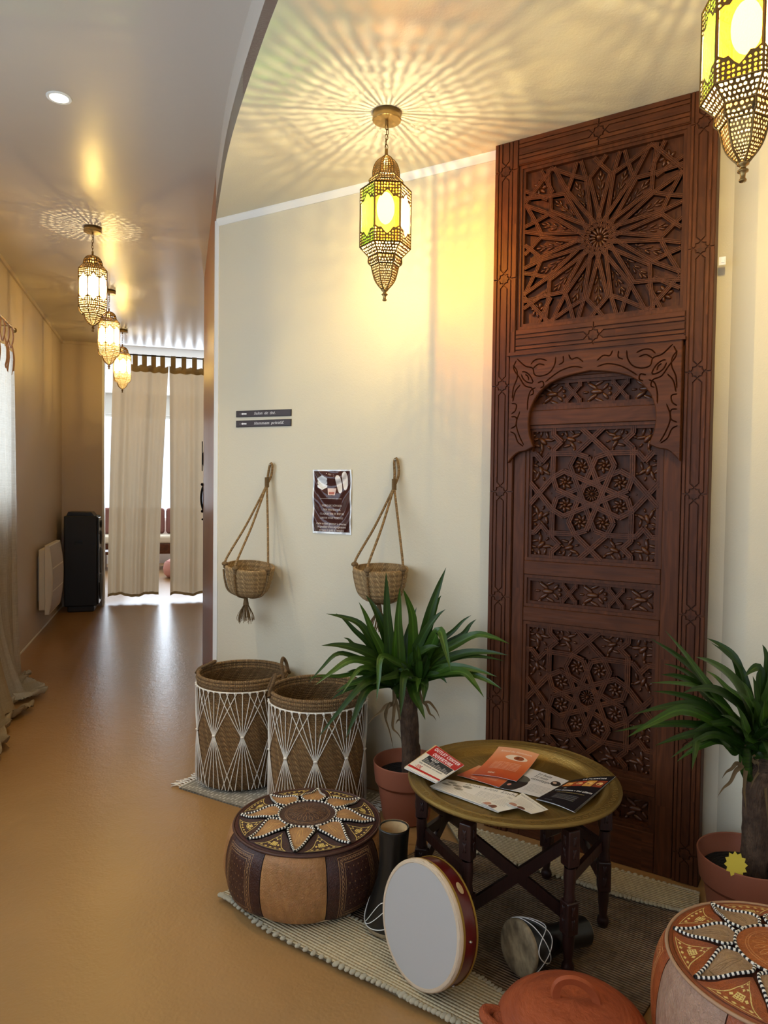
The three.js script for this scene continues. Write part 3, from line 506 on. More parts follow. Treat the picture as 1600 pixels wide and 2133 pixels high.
// ---------------------------------------------------------------- corridor things
M.curtain = phy({ color: '#d2c0a4', roughness: 0.95, bumpMap: rep(T.linen, 6, 12), bumpScale: 0.0006, transmission: 0.36, thickness: 0, specularIntensity: 0.1 });
M.curtainHem = phy({ color: '#a8946e', roughness: 0.95, map: rep(T.linenCol, 4, 1), transmission: 0.12, thickness: 0, specularIntensity: 0.1 });
M.sheer = phy({ color: '#e4e2dc', roughness: 0.97, transmission: 0.5, thickness: 0, specularIntensity: 0.05, map: rep(T.linenCol, 6, 10) });
M.drape = phy({ color: '#b9a98f', roughness: 0.95, transmission: 0.22, thickness: 0, specularIntensity: 0.1, map: rep(T.linenCol, 6, 10), bumpMap: rep(T.linen, 8, 14), bumpScale: 0.0006 });
M.drapeTop = phy({ color: '#9c7458', roughness: 0.95, transmission: 0.15, thickness: 0, specularIntensity: 0.1 });
M.iron = std({ color: '#1a1716', metalness: 0.6, roughness: 0.5 });
// tab-top curtains at the corridor end
const CZ = -0.20, RODY = 2.765;
function foldFn(seedv, amp, waves, flare) {
  const k = []; const r0 = seed; seed = seedv; for (let i = 0; i < 3; i++) k.push([rr(0.75, 1.25) * waves * (i + 1) * 0.42, rnd() * 6.3, rr(0.6, 1) / (1 + i * 0.5)]); seed = r0;
  return (u, v) => k.reduce((t, [f, p, a]) => t + a * Math.sin(u * f * 6.283 + p + Math.sin(v * 2.2 + p) * 0.35), 0) * amp * (0.35 + 0.65 * (1 - v));
}
function tabCurtain(label, x0, x1, tx0, tx1, folds, nTabs, y0, zc) {
  const o = thing('tab_top_curtain', label, 'curtain', hall(0, 0, 0), HALL_TURN, 'curtains at the corridor end'), topY = RODY - 0.105;
  const fn = (u, v, dz = 0) => { const k = Math.pow(v, 1.4), a = x0 + (tx0 - x0) * k, b = x1 + (tx1 - x1) * k, sag = v > 0.985 ? 0 : 0; return V(a + (b - a) * u, y0 + (topY - y0) * v + (v > 0.9 ? -0.018 * Math.abs(Math.sin(u * nTabs * Math.PI)) * (v - 0.9) * 10 : 0) + (v < 0.02 ? 0.01 * Math.sin(u * 9) : 0), zc + folds(u, v) + dz); };
  add('cloth', sheet((u, v) => fn(u, 0.012 + v * 0.976), 90, 40), M.curtain, o);
  add('hem', sheet((u, v) => fn(u, v * 0.012, 0.003), 90, 2), M.curtainHem, o);
  add('heading', sheet((u, v) => fn(u, 0.972 + v * 0.028, 0.004), 90, 4), M.curtainHem, o);
  for (let i = 0; i < nTabs; i++) { const u = (i + 0.35) / nTabs, p = fn(u, 1), w = 0.026; add('tab', sheet((a, b) => { const t = b * Math.PI * 2 - Math.PI / 2; return V(p.x - w + 2 * w * a, b < 0.5 ? p.y - 0.02 + (RODY + 0.013 - p.y + 0.02) * b * 2 : p.y - 0.02 + (RODY + 0.013 - p.y + 0.02) * (2 - b * 2), p.z * (1 - Math.sin(b * Math.PI)) + (zc + (b < 0.5 ? 0.014 : -0.014)) * Math.sin(b * Math.PI)); }, 2, 12), M.curtainHem, o); }
  return o;
}
tabCurtain('wide beige tab-top curtain panel behind the corridor lanterns', 0.445, 0.985, 0.50, 1.085, foldFn(77, 0.042, 5), 6, 0.068, CZ);
tabCurtain('narrower beige tab-top curtain panel beside the brown wall end', 1.11, 1.56, 1.095, 1.56, foldFn(123, 0.042, 4.4), 4, 0.062, CZ + 0.01);
{
  const o = thing('curtain_rod', 'dark iron curtain rod carrying the tab-top curtains', 'curtain rod', hall(0, RODY, CZ), HALL_TURN);
  add('rod', bar(V(0.42, 0, 0), V(1.618, 0, 0), 0.008, 12), M.iron, o); add('bracket', merge([box(0.012, 0.07, 0.012, 0.45, 0.03, -0.008), box(0.012, 0.07, 0.012, 1.55, 0.03, -0.008)]), M.iron, o);
}
// brass rod with sheer and drape at the window
{
  const a = hallPlane(30, 688, 0.10), o = thing('curtain_rod', 'thin brass curtain rod with round end knob over the window', 'curtain rod', hall(0.10, a.y, 0), HALL_TURN), z1 = a.z, z2 = 4.82;
  add('rod', bar(V(0, 0, z1), V(0, 0, z2), 0.009, 12), M.bronzeLight, o); add('end_knob', ball(0.017, 0, 0, z1, 1, 1, 1, 14), M.bronzeLight, o);
  add('bracket', merge([bar(V(-0.10, 0, z1 + 0.12), V(0, 0, z1 + 0.12), 0.006), bar(V(-0.10, 0, z2 - 0.12), V(0, 0, z2 - 0.12), 0.006)]), M.bronzeLight, o);
  const rodY = a.y;
  function windowCurtain(label, za, zb, mat, foldSeed, puddle, gap) {
    const c = thing('window_curtain', label, 'curtain', hall(0, 0, 0), HALL_TURN, 'curtains at the corridor window'), folds = foldFn(foldSeed, 0.022, 8), top = rodY - 0.16;
    const fn = (u, v) => { const y = top * v, drop = Math.max(0, 1 - v * 3.2), k = drop * drop; return V(0.10 + gap + gap * 1.6 * Math.pow(1 - v, 1.3) + folds(u, v) + puddle(u) * k, Math.max(0.006 + 0.012 * Math.abs(Math.sin(u * 21)), y), za + (zb - za) * u); };
    add('cloth', sheet((u, v) => fn(u, v), 70, 50), mat, c);
    // cloth lying on the floor
    add('floor_folds', sheet((u, v) => { const b = fn(u, 0), t = v, w = puddle(u) * 0.45 + 0.05; return V(b.x + Math.sin(t * Math.PI) * w, 0.008 + Math.abs(Math.sin(u * 17 + t * 5)) * 0.045 * Math.sin(t * Math.PI) + Math.sin(t * Math.PI) * 0.02, b.z + Math.sin(t * 5 + u * 9) * 0.02); }, 60, 10), mat, c);
    const n = Math.max(4, Math.round((zb - za) / 0.13));
    for (let i = 0; i < n; i++) {
      const z = za + (zb - za) * (i + 0.5) / n;
      add('loop', tube([V(0.10 + gap, top + 0.02, z - 0.012), V(0.115, top + 0.09, z - 0.008), V(0.100, rodY + 0.012, z), V(0.088, top + 0.09, z + 0.008), V(0.10 + gap, top + 0.02, z + 0.012)], 0.005, 14, 5), M.drapeTop, c);
      add('top_tab', sheet((s, t) => V(0.105 + gap + folds((z - za) / (zb - za), 1) + 0.012 * Math.sin(t * 3) + 0.004, top + 0.04 - t * rr(0.16, 0.2), z - 0.03 + 0.06 * s + 0.015 * t * Math.sin(i * 2.1)), 3, 6), M.drapeTop, c);
    }
  }
  windowCurtain('white sheer curtain glowing in the corridor window', z1 + 0.06, z1 + 0.80, M.sheer, 31, (u) => 0.02 + 0.13 * Math.exp(-((u - 0.62) ** 2) / 0.06), 0.0);
  windowCurtain('beige drape bunched on the floor below the corridor window', z1 + 0.80, z1 + 2.15, M.drape, 45, (u) => 0.085 + 0.03 * Math.sin(u * 14 + 1), 0.012);
}
// wall heater
M.heater = std({ color: '#e6dcc6', roughness: 0.45 }); M.heaterFace = std({ color: '#b7a796', roughness: 0.5 });
{
  const o = thing('wall_heater', 'cream electric panel heater low on the corridor wall', 'heater', hall(0, 0, 0), HALL_TURN), z0 = 0.90, z1 = hallPlane(80, 1200, 0.02).z;
  const yb = 0.185, yt = 0.775;
  add('back_case', rbox(0.055, yt - yb - 0.06, z1 - z0 - 0.03, 0.01, 0.045, (yb + yt) / 2, (z0 + z1) / 2), M.heater, o);
  const prof = (t) => 0.085 + 0.03 * (1 - (2 * t - 1) ** 2);
  add('front_shell', (() => { const s = new THREE.Shape(); s.moveTo(0.075, yb); for (let i = 0; i <= 16; i++) s.lineTo(prof(i / 16) + 0.012, yb + (yt - yb) * i / 16); s.lineTo(0.075, yt); s.closePath(); return new THREE.ExtrudeGeometry(s, { depth: z1 - z0, bevelEnabled: true, bevelSize: 0.006, bevelThickness: 0.006, bevelSegments: 2 }).translate(0, 0, z0); })(), M.heater, o);
  for (let i = 0; i < 3; i++) add('face_panel', sheet((u, v) => { const t = (i + 0.03 + 0.94 * v) / 3; return V(prof(t) + 0.0195, yb + (yt - yb) * t, z0 + 0.01 + (z1 - z0 - 0.02) * u); }, 1, 8), M.heaterFace, o);
  add('wall_bracket', box(0.03, yt - yb - 0.2, z1 - z0 - 0.2, 0.016, (yb + yt) / 2, (z0 + z1) / 2), M.steel, o);
}
// tall party loudspeaker
M.black = std({ color: '#191a1d', roughness: 0.5 }); M.blackGloss = std({ color: '#101114', roughness: 0.25 }); M.cone = std({ color: '#26262a', roughness: 0.6 });
{
  const p = atY(133, 1277, 0), q = p.clone().sub(C0), x0 = q.dot(XD), zf = q.dot(ZD) - 0.005, w = 0.315, d = 0.36, h = 1.0, o = thing('party_loudspeaker', 'tall black party loudspeaker at the corridor corner', 'loudspeaker', hall(x0 + w / 2, 0, zf - d / 2), HALL_TURN);
  add('cabinet', rbox(w, h - 0.07, d, 0.012, 0, 0.06 + (h - 0.07) / 2, 0), M.black, o);
  add('base', rbox(w - 0.06, 0.065, d - 0.03, 0.012, 0.0, 0.0325, 0), M.black, o);
  add('top_handle', extrude(poly([[-0.12, 0], [0.15, 0], [0.12, 0.038], [-0.1, 0.042]]), d - 0.06, 0.004).translate(-0.02, h - 0.012, -d / 2 + 0.03), M.blackGloss, o);
  add('side_vent', merge(Array.from({ length: 4 }, (_, i) => box(0.075, 0.006, 0.004, -0.02, 0.70 + i * 0.011, d / 2 + 0.001))), M.blackGloss, o);
  const front = add('front_baffle', rbox(0.02, h - 0.1, d - 0.02, 0.008, w / 2 + 0.006, 0.06 + (h - 0.07) / 2, 0), M.blackGloss, o);
  for (const [y, r] of [[0.24, 0.13], [0.52, 0.13], [0.76, 0.07], [0.9, 0.04]]) { const c = add('driver_cone', lathe([[0.001, -0.02], [r * 0.3, -0.004], [r * 0.85, 0.008], [r, 0.014], [r * 1.06, 0.004]], 28), M.cone, o); c.rotation.z = -Math.PI / 2; c.position.set(w / 2 + 0.016, y, 0); }
  add('trim_bar', box(0.008, 0.5, 0.01, w / 2 + 0.016, 0.55, d / 2 - 0.02), M.steel, o);
}
// wrought iron mirror peeping out past the brown wall end
{
  const o = thing('wall_mirror', 'black wrought iron oval mirror just past the brown wall end', 'mirror', hall(1.333, 1.34, 2.785), HALL_TURN);
  const ring = (rx, ry, y, r) => new THREE.TorusGeometry(1, r, 8, 40).scale(rx, ry, 1);
  add('frame', merge([new THREE.TorusGeometry(0.07, 0.008, 8, 36).scale(1, 1.9, 1).translate(0.055, -0.12, 0), new THREE.TorusGeometry(0.03, 0.005, 8, 24).scale(1, 2.2, 1).translate(0.025, 0.17, 0), bar(V(-0.008, 0.08, 0), V(-0.008, 0.3, 0), 0.004), bar(V(0.04, -0.02, 0), V(0.04, 0.3, 0), 0.004), bar(V(0.0, 0.3, 0), V(0.06, 0.3, 0), 0.004), ball(0.011, -0.008, -0.02, 0), ball(0.011, -0.006, -0.22, 0), ball(0.008, -0.004, -0.28, 0)]), M.iron, o);
  add('mirror_glass', new THREE.CylinderGeometry(0.064, 0.064, 0.004, 32).rotateX(Math.PI / 2).scale(1, 1.9, 1).translate(0.055, -0.12, 0), std({ color: '#dfe6ea', metalness: 1, roughness: 0.05 }), o);
}
// furniture glimpsed through the curtain gap
M.mauve = std({ color: '#8a5a55', roughness: 0.9, map: rep(T.linenCol, 3, 3) }); M.pink = std({ color: '#c98a7c', roughness: 0.8 }); M.seatCloth = std({ color: '#d8c9b2', roughness: 0.9 });
{
  const o = thing('daybed', 'wooden daybed with patterned cushions beyond the curtain gap', 'daybed', hall(0, 0, 0), HALL_TURN);
  add('frame', merge([rbox(2.6, 0.16, 0.7, 0.02, 1.3, 0.33, -3.7), box(0.08, 0.25, 0.6, 0.1, 0.125, -3.7), box(0.08, 0.25, 0.6, 2.5, 0.125, -3.7)]), M.walnut, o);
  add('seat_cushion', rbox(2.56, 0.12, 0.68, 0.04, 1.3, 0.47, -3.7), M.seatCloth, o);
  for (let i = 0; i < 5; i++) add('back_cushion', rbox(0.49, 0.42, 0.16, 0.05, 0.28 + i * 0.51, 0.74, -3.98), M.mauve, o);
  const z = thing('round_pouf', 'pink leather pouf on the floor beyond the curtain gap', 'pouf', hall(1.28, 0, -2.35), HALL_TURN);
  add('body', lathe([[0.001, 0], [0.2, 0.005], [0.25, 0.06], [0.26, 0.14], [0.24, 0.22], [0.18, 0.26], [0.001, 0.275]], 32), M.pink, z); add('seam', new THREE.TorusGeometry(0.215, 0.005, 6, 40).rotateX(Math.PI / 2).translate(0, 0.235, 0), std({ color: '#a03c3c', roughness: 0.8 }), z);
  const c = thing('white_cushion', 'white round cushion leaning on the daybed beyond the curtain', 'cushion', hall(1.33, 0.53, -3.66), HALL_TURN); add('cover', ball(0.2, 0, 0.2, 0, 1, 1, 0.35, 24), M.white, c);
  const s = thing('tea_stool', 'low dark wood stool seen left of the curtain', 'stool', hall(0.36, 0, -1.7), HALL_TURN); add('top', rbox(0.34, 0.04, 0.34, 0.008, 0, 0.43, 0), M.walnut, s); for (const [a, b] of [[1, 1], [1, -1], [-1, 1], [-1, -1]]) add('leg', box(0.03, 0.41, 0.03, a * 0.14, 0.205, b * 0.14), M.walnut, s);
}

// ---------------------------------------------------------------- on the alcove wall
M.slate = std({ color: '#ffffff', roughness: 0.55 });
function signPlate(label, s0, s1, y0, y1, text, tilt) {
  const w = s1 - s0, h = y1 - y0, p = wallP((s0 + s1) / 2, (y0 + y1) / 2, 0.0);
  const o = thing('wall_sign', label, 'sign', p, -WALL_TURN); o.rotation.z = tilt;
  add('plate', rbox(w, h, 0.004, 0.0012, 0, 0, 0.003, 1), std({ color: '#2c2628', roughness: 0.6, bumpMap: rep(T.woodBump, 1, 1), bumpScale: 0.0005 }), o);
  const t = canvasTex(1024, 96, (x, W, H) => {
    x.fillStyle = '#3d3537'; x.fillRect(0, 0, W, H); for (let i = 0; i < 60; i++) { x.fillStyle = `rgba(${90 + i},70,70,0.10)`; x.fillRect((i * 173) % W, (i * 37) % H, 200, 2); }
    x.fillStyle = '#f4f2ee'; x.beginPath(); x.moveTo(90, 48); x.lineTo(130, 26); x.lineTo(130, 38); x.lineTo(198, 36); x.lineTo(198, 62); x.lineTo(130, 58); x.lineTo(130, 70); x.closePath(); x.fill();
    x.beginPath(); x.arc(72, 49, 5, 0, 7); x.fill(); x.font = 'italic 62px serif'; x.textAlign = 'left'; x.fillText(text, 340, 66);
  });
  add('lettering', new THREE.PlaneGeometry(w - 0.008, h - 0.007).translate(0, 0, 0.0056), std({ map: t, roughness: 0.5 }), o);
}
signPlate('dark arrow sign reading Salon de thé, the upper of two', 0.142, 0.477, 1.635, 1.666, 'Salon  de  thé.', -0.02);
signPlate('dark arrow sign reading Hammam privatif, the lower of two', 0.142, 0.477, 1.588, 1.620, 'Hammam  privatif.', -0.012);
{
  const w = 0.208, h = 0.285, o = thing('laminated_poster', 'brown laminated notice poster between the two hanging baskets', 'poster', wallP(0.707, 1.242, 0.0), -WALL_TURN);
  const t = canvasTex(832, 1140, (x, W, H) => {
    x.fillStyle = '#f1f4f6'; x.fillRect(0, 0, W, H); x.fillStyle = '#4a2a26'; x.fillRect(30, 24, W - 60, H - 60);
    const cream = '#efe0cf'; x.textAlign = 'center';
    x.fillStyle = '#eceae6'; for (let i = 0; i < 3; i++) { const y = 110 + i * 62; x.beginPath(); x.moveTo(100, y + 40); x.lineTo(205, y - 10); x.lineTo(310, y + 40); x.lineTo(310, y + 78); x.lineTo(205, y + 128); x.lineTo(100, y + 78); x.closePath(); x.fill(); x.strokeStyle = '#b9b4ac'; x.lineWidth = 3; x.stroke(); x.beginPath(); x.moveTo(100, y + 40); x.lineTo(205, y + 90); x.lineTo(310, y + 40); x.moveTo(205, y + 90); x.lineTo(205, y + 128); x.stroke(); }
    for (const [cx, cy, a] of [[560, 250, -0.22], [690, 190, -0.06]]) { x.save(); x.translate(cx, cy); x.rotate(a); x.fillStyle = '#efe3d6'; x.beginPath(); x.moveTo(-58, -60); x.bezierCurveTo(-62, -190, 62, -190, 60, -50); x.bezierCurveTo(58, 60, 52, 170, 2, 172); x.bezierCurveTo(-50, 170, -56, 60, -58, -60); x.fill(); x.strokeStyle = '#c9b9a6'; x.lineWidth = 4; x.beginPath(); x.moveTo(-56, -50); x.quadraticCurveTo(0, -20, 58, -50); x.stroke(); x.restore(); }
    x.fillStyle = '#e6c9bd'; x.beginPath(); x.moveTo(318, 330); x.lineTo(500, 330); x.lineTo(482, 452); x.lineTo(336, 452); x.closePath(); x.fill(); x.fillStyle = '#b56a5c'; x.beginPath(); x.moveTo(348, 395); x.lineTo(470, 395); x.lineTo(462, 438); x.lineTo(356, 438); x.closePath(); x.fill();
    x.fillStyle = cream; x.fillRect(180, 512, 450, 4); x.font = '44px serif';
    ['MERCI DE DÉPOSER', 'VOS SERVIETTES,', 'CLAQUETTES ET POT DE', 'SAVON NOIR VIDES ICI'].forEach((s, i) => x.fillText(s, W / 2, 652 + i * 74));
    x.font = '46px serif'; ['Cette action permet à chacun', "de profiter d'un équipement", "propre et prêt à l'emploi"].forEach((s, i) => x.fillText(s, W / 2, 976 + i * 58));
  });
  const wave = dataTex(128, 128, (x, y) => 0.5 + 0.3 * Math.sin(y * 22 - 6 * (x - 0.5) ** 2 * 4 + fbm(x * 3, y * 3, 3, 5, 2) * 4) + 0.2 * (fbm(x * 8, y * 8, 8, 9, 3) - 0.5));
  wave.wrapS = wave.wrapT = THREE.ClampToEdgeWrapping;
  add('sheet', sheet((u, v) => V((u - 0.5) * w, (v - 0.5) * h, 0.0042 + 0.0026 * Math.sin(v * 15 - 5 * (u - 0.5) * (u - 0.5)) + 0.0012 * Math.sin(u * 7)), 24, 40), phy({ map: t, roughness: 0.09, specularIntensity: 0.8, bumpMap: wave, bumpScale: 0.02 }), o);
}
// rope-hung half baskets
M.seagrass = std({ color: '#f6ead2', map: rep(T.ropeCol, 10, 1), bumpMap: rep(T.ropeBump, 20, 1), bumpScale: 0.002, roughness: 0.95 });
M.jute = std({ color: '#dcccb0', map: rep(T.ropeCol, 6, 1), bumpMap: rep(T.ropeBump, 12, 1), bumpScale: 0.002, roughness: 1 });
// coil-woven bowl: outer profile pts bottom to top
function coiled(profile, coils, thick, bulge, seg = 56) {
  const c = new THREE.CatmullRomCurve3(profile.map(([r, y]) => V(r, y, 0))), pts = [], N = coils * 5;
  for (let i = 0; i <= N; i++) { const p = c.getPoint(i / N), t = c.getTangent(i / N), b = bulge * Math.abs(Math.sin(i / 5 * Math.PI)); pts.push(new THREE.Vector2(p.x + t.y * b, p.y - t.x * b)); }
  for (let i = N; i >= 0; i--) { const p = c.getPoint(i / N), t = c.getTangent(i / N), b = bulge * Math.abs(Math.sin(i / 5 * Math.PI)) - thick - bulge; pts.push(new THREE.Vector2(Math.max(0.0005, p.x + t.y * b), p.y - t.x * b)); }
  const g = new THREE.LatheGeometry(pts, seg), uv = g.attributes.uv, n = pts.length;
  for (let i = 0; i < uv.count; i++) { const j = i % n, k = j <= N ? j : 2 * N + 1 - j; uv.setXY(i, uv.getX(i) + k / 5 * 0.0043, k / 5 + Math.floor(i / n) / seg); }
  return g;
}
const hangG = coiled([[0.001, -0.135], [0.055, -0.133], [0.085, -0.112], [0.102, -0.06], [0.112, 0]], 11, 0.005, 0.0035);
function hangingBasket(label, nailPx, knotPx, centrePx, out, tilt, ropePx, tasselPx) {
  const nail = onWall(...nailPx, 0.012), centre = onWall(...centrePx, out), o = thing('hanging_basket', label, 'basket', centre, -WALL_TURN, 'rope-hung wall baskets');
  const L = (p) => o.worldToLocal(p.clone()); o.updateMatrixWorld(true);
  const body = add('woven_bowl', hangG, M.seagrass, o); body.rotation.z = tilt; body.rotation.x = 0.06;
  const n = L(nail), k = L(onWall(...knotPx, out * 0.30));
  add('nail', merge([bar(V(n.x, n.y, n.z - 0.012), V(n.x, n.y, n.z + 0.012), 0.002), ball(0.004, n.x, n.y, n.z + 0.012)]), M.steel, o);
  add('hanging_loop', tube([k, V(k.x - 0.008, (n.y + k.y) / 2, n.z + 0.006), V(n.x - 0.006, n.y - 0.004, n.z + 0.006), V(n.x, n.y + 0.007, n.z + 0.004), V(n.x + 0.008, n.y - 0.006, n.z + 0.006), V(k.x + 0.01, (n.y + k.y) / 2, n.z + 0.004), k], 0.0058, 40, 7), M.jute, o);
  add('wrapped_knot', tube([V(k.x, k.y + 0.035, k.z), k, V(k.x, k.y - 0.012, k.z)], 0.0105, 10, 9), M.jute, o);
  for (const [px, py, az] of ropePx) {
    const e = V(Math.sin(az) * 0.113, 0, Math.cos(az) * 0.113); e.applyEuler(body.rotation);
    add('rope', tube([k, V((k.x + e.x) / 2 + 0.002, (k.y + e.y) / 2, (k.z + e.z) / 2), V(e.x, e.y + 0.014, e.z), e], 0.0052, 24, 7), M.jute, o);
    add('rope_knot', merge([ball(0.0135, e.x, e.y + 0.006, e.z, 1.1, 0.8, 1.1, 10), ball(0.008, e.x, e.y - 0.008, e.z, 1, 1.2, 1, 10)]), M.jute, o);
    const w = [[0.118, -0.02], [0.109, -0.07], [0.090, -0.118], [0.03, -0.146], [0.0, -0.148]].map(([r, y]) => V(Math.sin(az) * r, y, Math.cos(az) * r).applyEuler(body.rotation));
    add('sling_rope', tube(w, 0.005, 20, 6), M.jute, o);
  }
  const b = V(0, -0.150, 0).applyEuler(body.rotation); b.x += tasselPx;
  const st = []; for (let i = 0; i < 46; i++) { const a = rnd() * 6.28, r = Math.sqrt(rnd()) * 0.04; st.push(tube([V(b.x, b.y - 0.018, b.z), V(b.x + Math.cos(a) * r * 0.5, b.y - 0.05, b.z + Math.sin(a) * r * 0.5), V(b.x + Math.cos(a) * r + rr(-0.006, 0.006), b.y - 0.09, b.z + Math.sin(a) * r), V(b.x + Math.cos(a) * r * 1.1, b.y - rr(0.10, 0.122), b.z + Math.sin(a) * r)], 0.0015, 8, 4)); }
  add('tassel', merge([cyl(0.014, 0.009, 0.03, b.x, b.y - 0.035, b.z, 10), ...st]), M.jute, o);
}
function onWall(px, py, out) { const o = WA.clone().addScaledVector(WN, out), d = ray(px, py), t = (o.dot(WN) - V(0, EYE, 0).dot(WN)) / d.dot(WN); return V(0, EYE, 0).addScaledVector(d, t); }
hangingBasket('tilted rope-hung seagrass wall basket below the arrow signs', [566, 968], [556, 1010], [521, 1178], 0.118, -0.13, [[500, 1168, -0.75], [573, 1182, 1.5], [520, 1170, 0.1]], -0.012);
hangingBasket('level rope-hung seagrass wall basket above the palm', [826, 958], [821, 1015], [793, 1182], 0.118, -0.03, [[740, 1178, -1.35], [850, 1182, 1.45], [792, 1176, 0.05]], -0.006);

// ---------------------------------------------------------------- tall laundry baskets
M.basketRope = std({ color: '#d8bf9c', map: rep(T.ropeCol, 14, 1), bumpMap: rep(T.ropeBump, 28, 1), bumpScale: 0.004, roughness: 0.95 });
M.basketRim = std({ color: '#d6c2a6', map: rep(T.ropeCol, 14, 1), bumpMap: rep(T.ropeBump, 28, 1), bumpScale: 0.004, roughness: 0.95 });
const RB = 0.196, HB = 0.475, RUGTOP = 0.009;
const tallG = coiled([[0.001, 0.006], [RB * 0.86, 0.006], [RB * 0.965, 0.014], [RB * 0.985, 0.06], [RB, HB * 0.45], [RB, HB * 0.8], [RB * 0.99, HB - 0.036]], 48, 0.006, 0.0036, 64);
const rimG = merge([0, 1, 2].map((i) => new THREE.TorusGeometry(RB * 0.985 + (i === 1 ? 0.003 : 0), 0.0078, 8, 80).rotateX(Math.PI / 2).translate(0, HB - 0.034 + i * 0.0135, 0)).map((g) => { const uv = g.attributes.uv; for (let i = 0; i < uv.count; i++) uv.setXY(i, uv.getX(i) * 1.5, uv.getY(i)); return g; }));
const KN = 10, PER = 7, yTop = HB - 0.048, yKnot = HB * 0.5, yBot = 0.012;
const around = (t, y, r) => V(Math.sin(t) * r, y, Math.cos(t) * r);
const cordRow = (ta, ya, tb, yb) => tube(Array.from({ length: 7 }, (_, i) => around(ta + (tb - ta) * i / 6, ya + (yb - ya) * i / 6, RB + 0.0062)), 0.0019, 12, 5);
const cords = [];
for (let j = 0; j < PER; j++) { const t = ((j + 0.5) / PER - 0.5) * 2 * Math.PI / KN * 1.9; cords.push(cordRow(t, yTop, t * 0.04, yKnot)); }
for (let j = 0; j < PER; j++) { const t = ((j + 0.5) / PER - 0.5) * 2 * Math.PI / KN * 1.6; cords.push(cordRow(t * 0.04, yKnot, t, yBot)); }
const knotG = merge([ball(0.0068, 0, yKnot, RB + 0.007, 1.3, 0.9, 0.8, 10), new THREE.TorusGeometry(0.0062, 0.002, 6, 14).rotateX(Math.PI / 2).translate(0, yKnot + 0.002, RB + 0.006)]);
const bandG = merge([new THREE.TorusGeometry(RB + 0.0045, 0.0032, 6, 96).rotateX(Math.PI / 2).translate(0, yTop, 0), ...Array.from({ length: 40 }, (_, i) => ball(0.0052, ...around(i * Math.PI / 20, yTop - 0.002, RB + 0.006).toArray(), 1, 1.1, 1, 6))]);
const tufts = (n) => merge(Array.from({ length: n }, () => { const t = rnd() * 6.28, y = rr(0.05, HB * 0.9), p = around(t, y, RB + 0.004); return box(0.012, 0.005, 0.002).rotateY(t).rotateZ(rr(-0.6, 0.6)).translate(p.x, p.y, p.z); }));
function tallBasket(label, x, z, turn, h) {
  const o = thing('laundry_basket', label, 'basket', [x, RUGTOP, z], turn, 'tall woven laundry baskets');
  add('woven_body', tallG, M.basketRope, o); add('plaited_rim', rimG, M.basketRim, o); add('top_band', bandG, M.cotton, o); add('loose_straw', tufts(5), M.seagrass, o);
  for (let k = 0; k < KN; k++) { const g = sub('macrame_fan', o); g.rotation.y = k * 2 * Math.PI / KN; cords.forEach((c) => add('cord', c, M.cotton, g)); add('cord_knot', knotG, M.cotton, g); }
  for (const [t, lift, fold] of h) {
    const p = around(t, HB - 0.01, RB), tx = Math.cos(t), tz = -Math.sin(t), ox = Math.sin(t), oz = Math.cos(t), w = 0.042, q = (a, up, out) => V(p.x + tx * a + ox * out, p.y + up, p.z + tz * a + oz * out);
    add('loop_handle', tube([q(-w - 0.02, -0.01, 0.004), q(-w, 0.006, 0.002), q(-w * 0.9, lift * 0.6, fold * 0.5), q(0, lift, fold), q(w * 0.9, lift * 0.6, fold * 0.5), q(w, 0.006, 0.002), q(w + 0.02, -0.01, 0.004)], 0.0075, 36, 8), M.basketRim, o);
  }
}
tallBasket('woven basket with white cord netting standing by the wall corner', -0.625, -3.16, 0.2, [[-2.1, 0.034, -0.05], [1.25, 0.07, -0.012]]);
tallBasket('woven basket with white cord netting behind the brown pouf and palm', -0.262, -2.905, 0.05, [[-1.45, 0.062, -0.02], [1.9, 0.034, -0.05]]);

// ---------------------------------------------------------------- rugs
M.rugCream = std({ color: '#cdbf9f', roughness: 1, bumpMap: rep(T.weaveBump, 6, 6), bumpScale: 0.004, map: rep(T.linenCol, 3, 3) });
M.rugTuft = std({ color: '#d8ccae', roughness: 1, bumpMap: T.fine, bumpScale: 0.002 });
T.jute = dataTex(512, 512, (x, y) => { const r = y * 64, k = Math.floor(r), n = fbm(x * 40, k * 0.37, 40, 5, 2), b = vnoise(0.5, y * 8, 8, 71), f = fbm(x * 8, y * 8, 8, 31, 3), t = 0.35 * n + 0.3 * b + 0.35 * f; return mixc([92, 72, 50], [190, 164, 130], Math.min(1, t * (0.45 + 0.55 * Math.sin((r % 1) * Math.PI)) * 1.4)); }, true);
T.juteBump = dataTex(256, 256, (x, y) => Math.sin(((y * 32) % 1) * Math.PI) * (0.6 + 0.4 * fbm(x * 48, y * 48, 48, 9, 2)));
M.rugJute = std({ color: '#e8dfd4', map: rep(T.jute, 1.6, 1.6), roughness: 1, bumpMap: rep(T.juteBump, 3.2, 3.2), bumpScale: 0.014 });
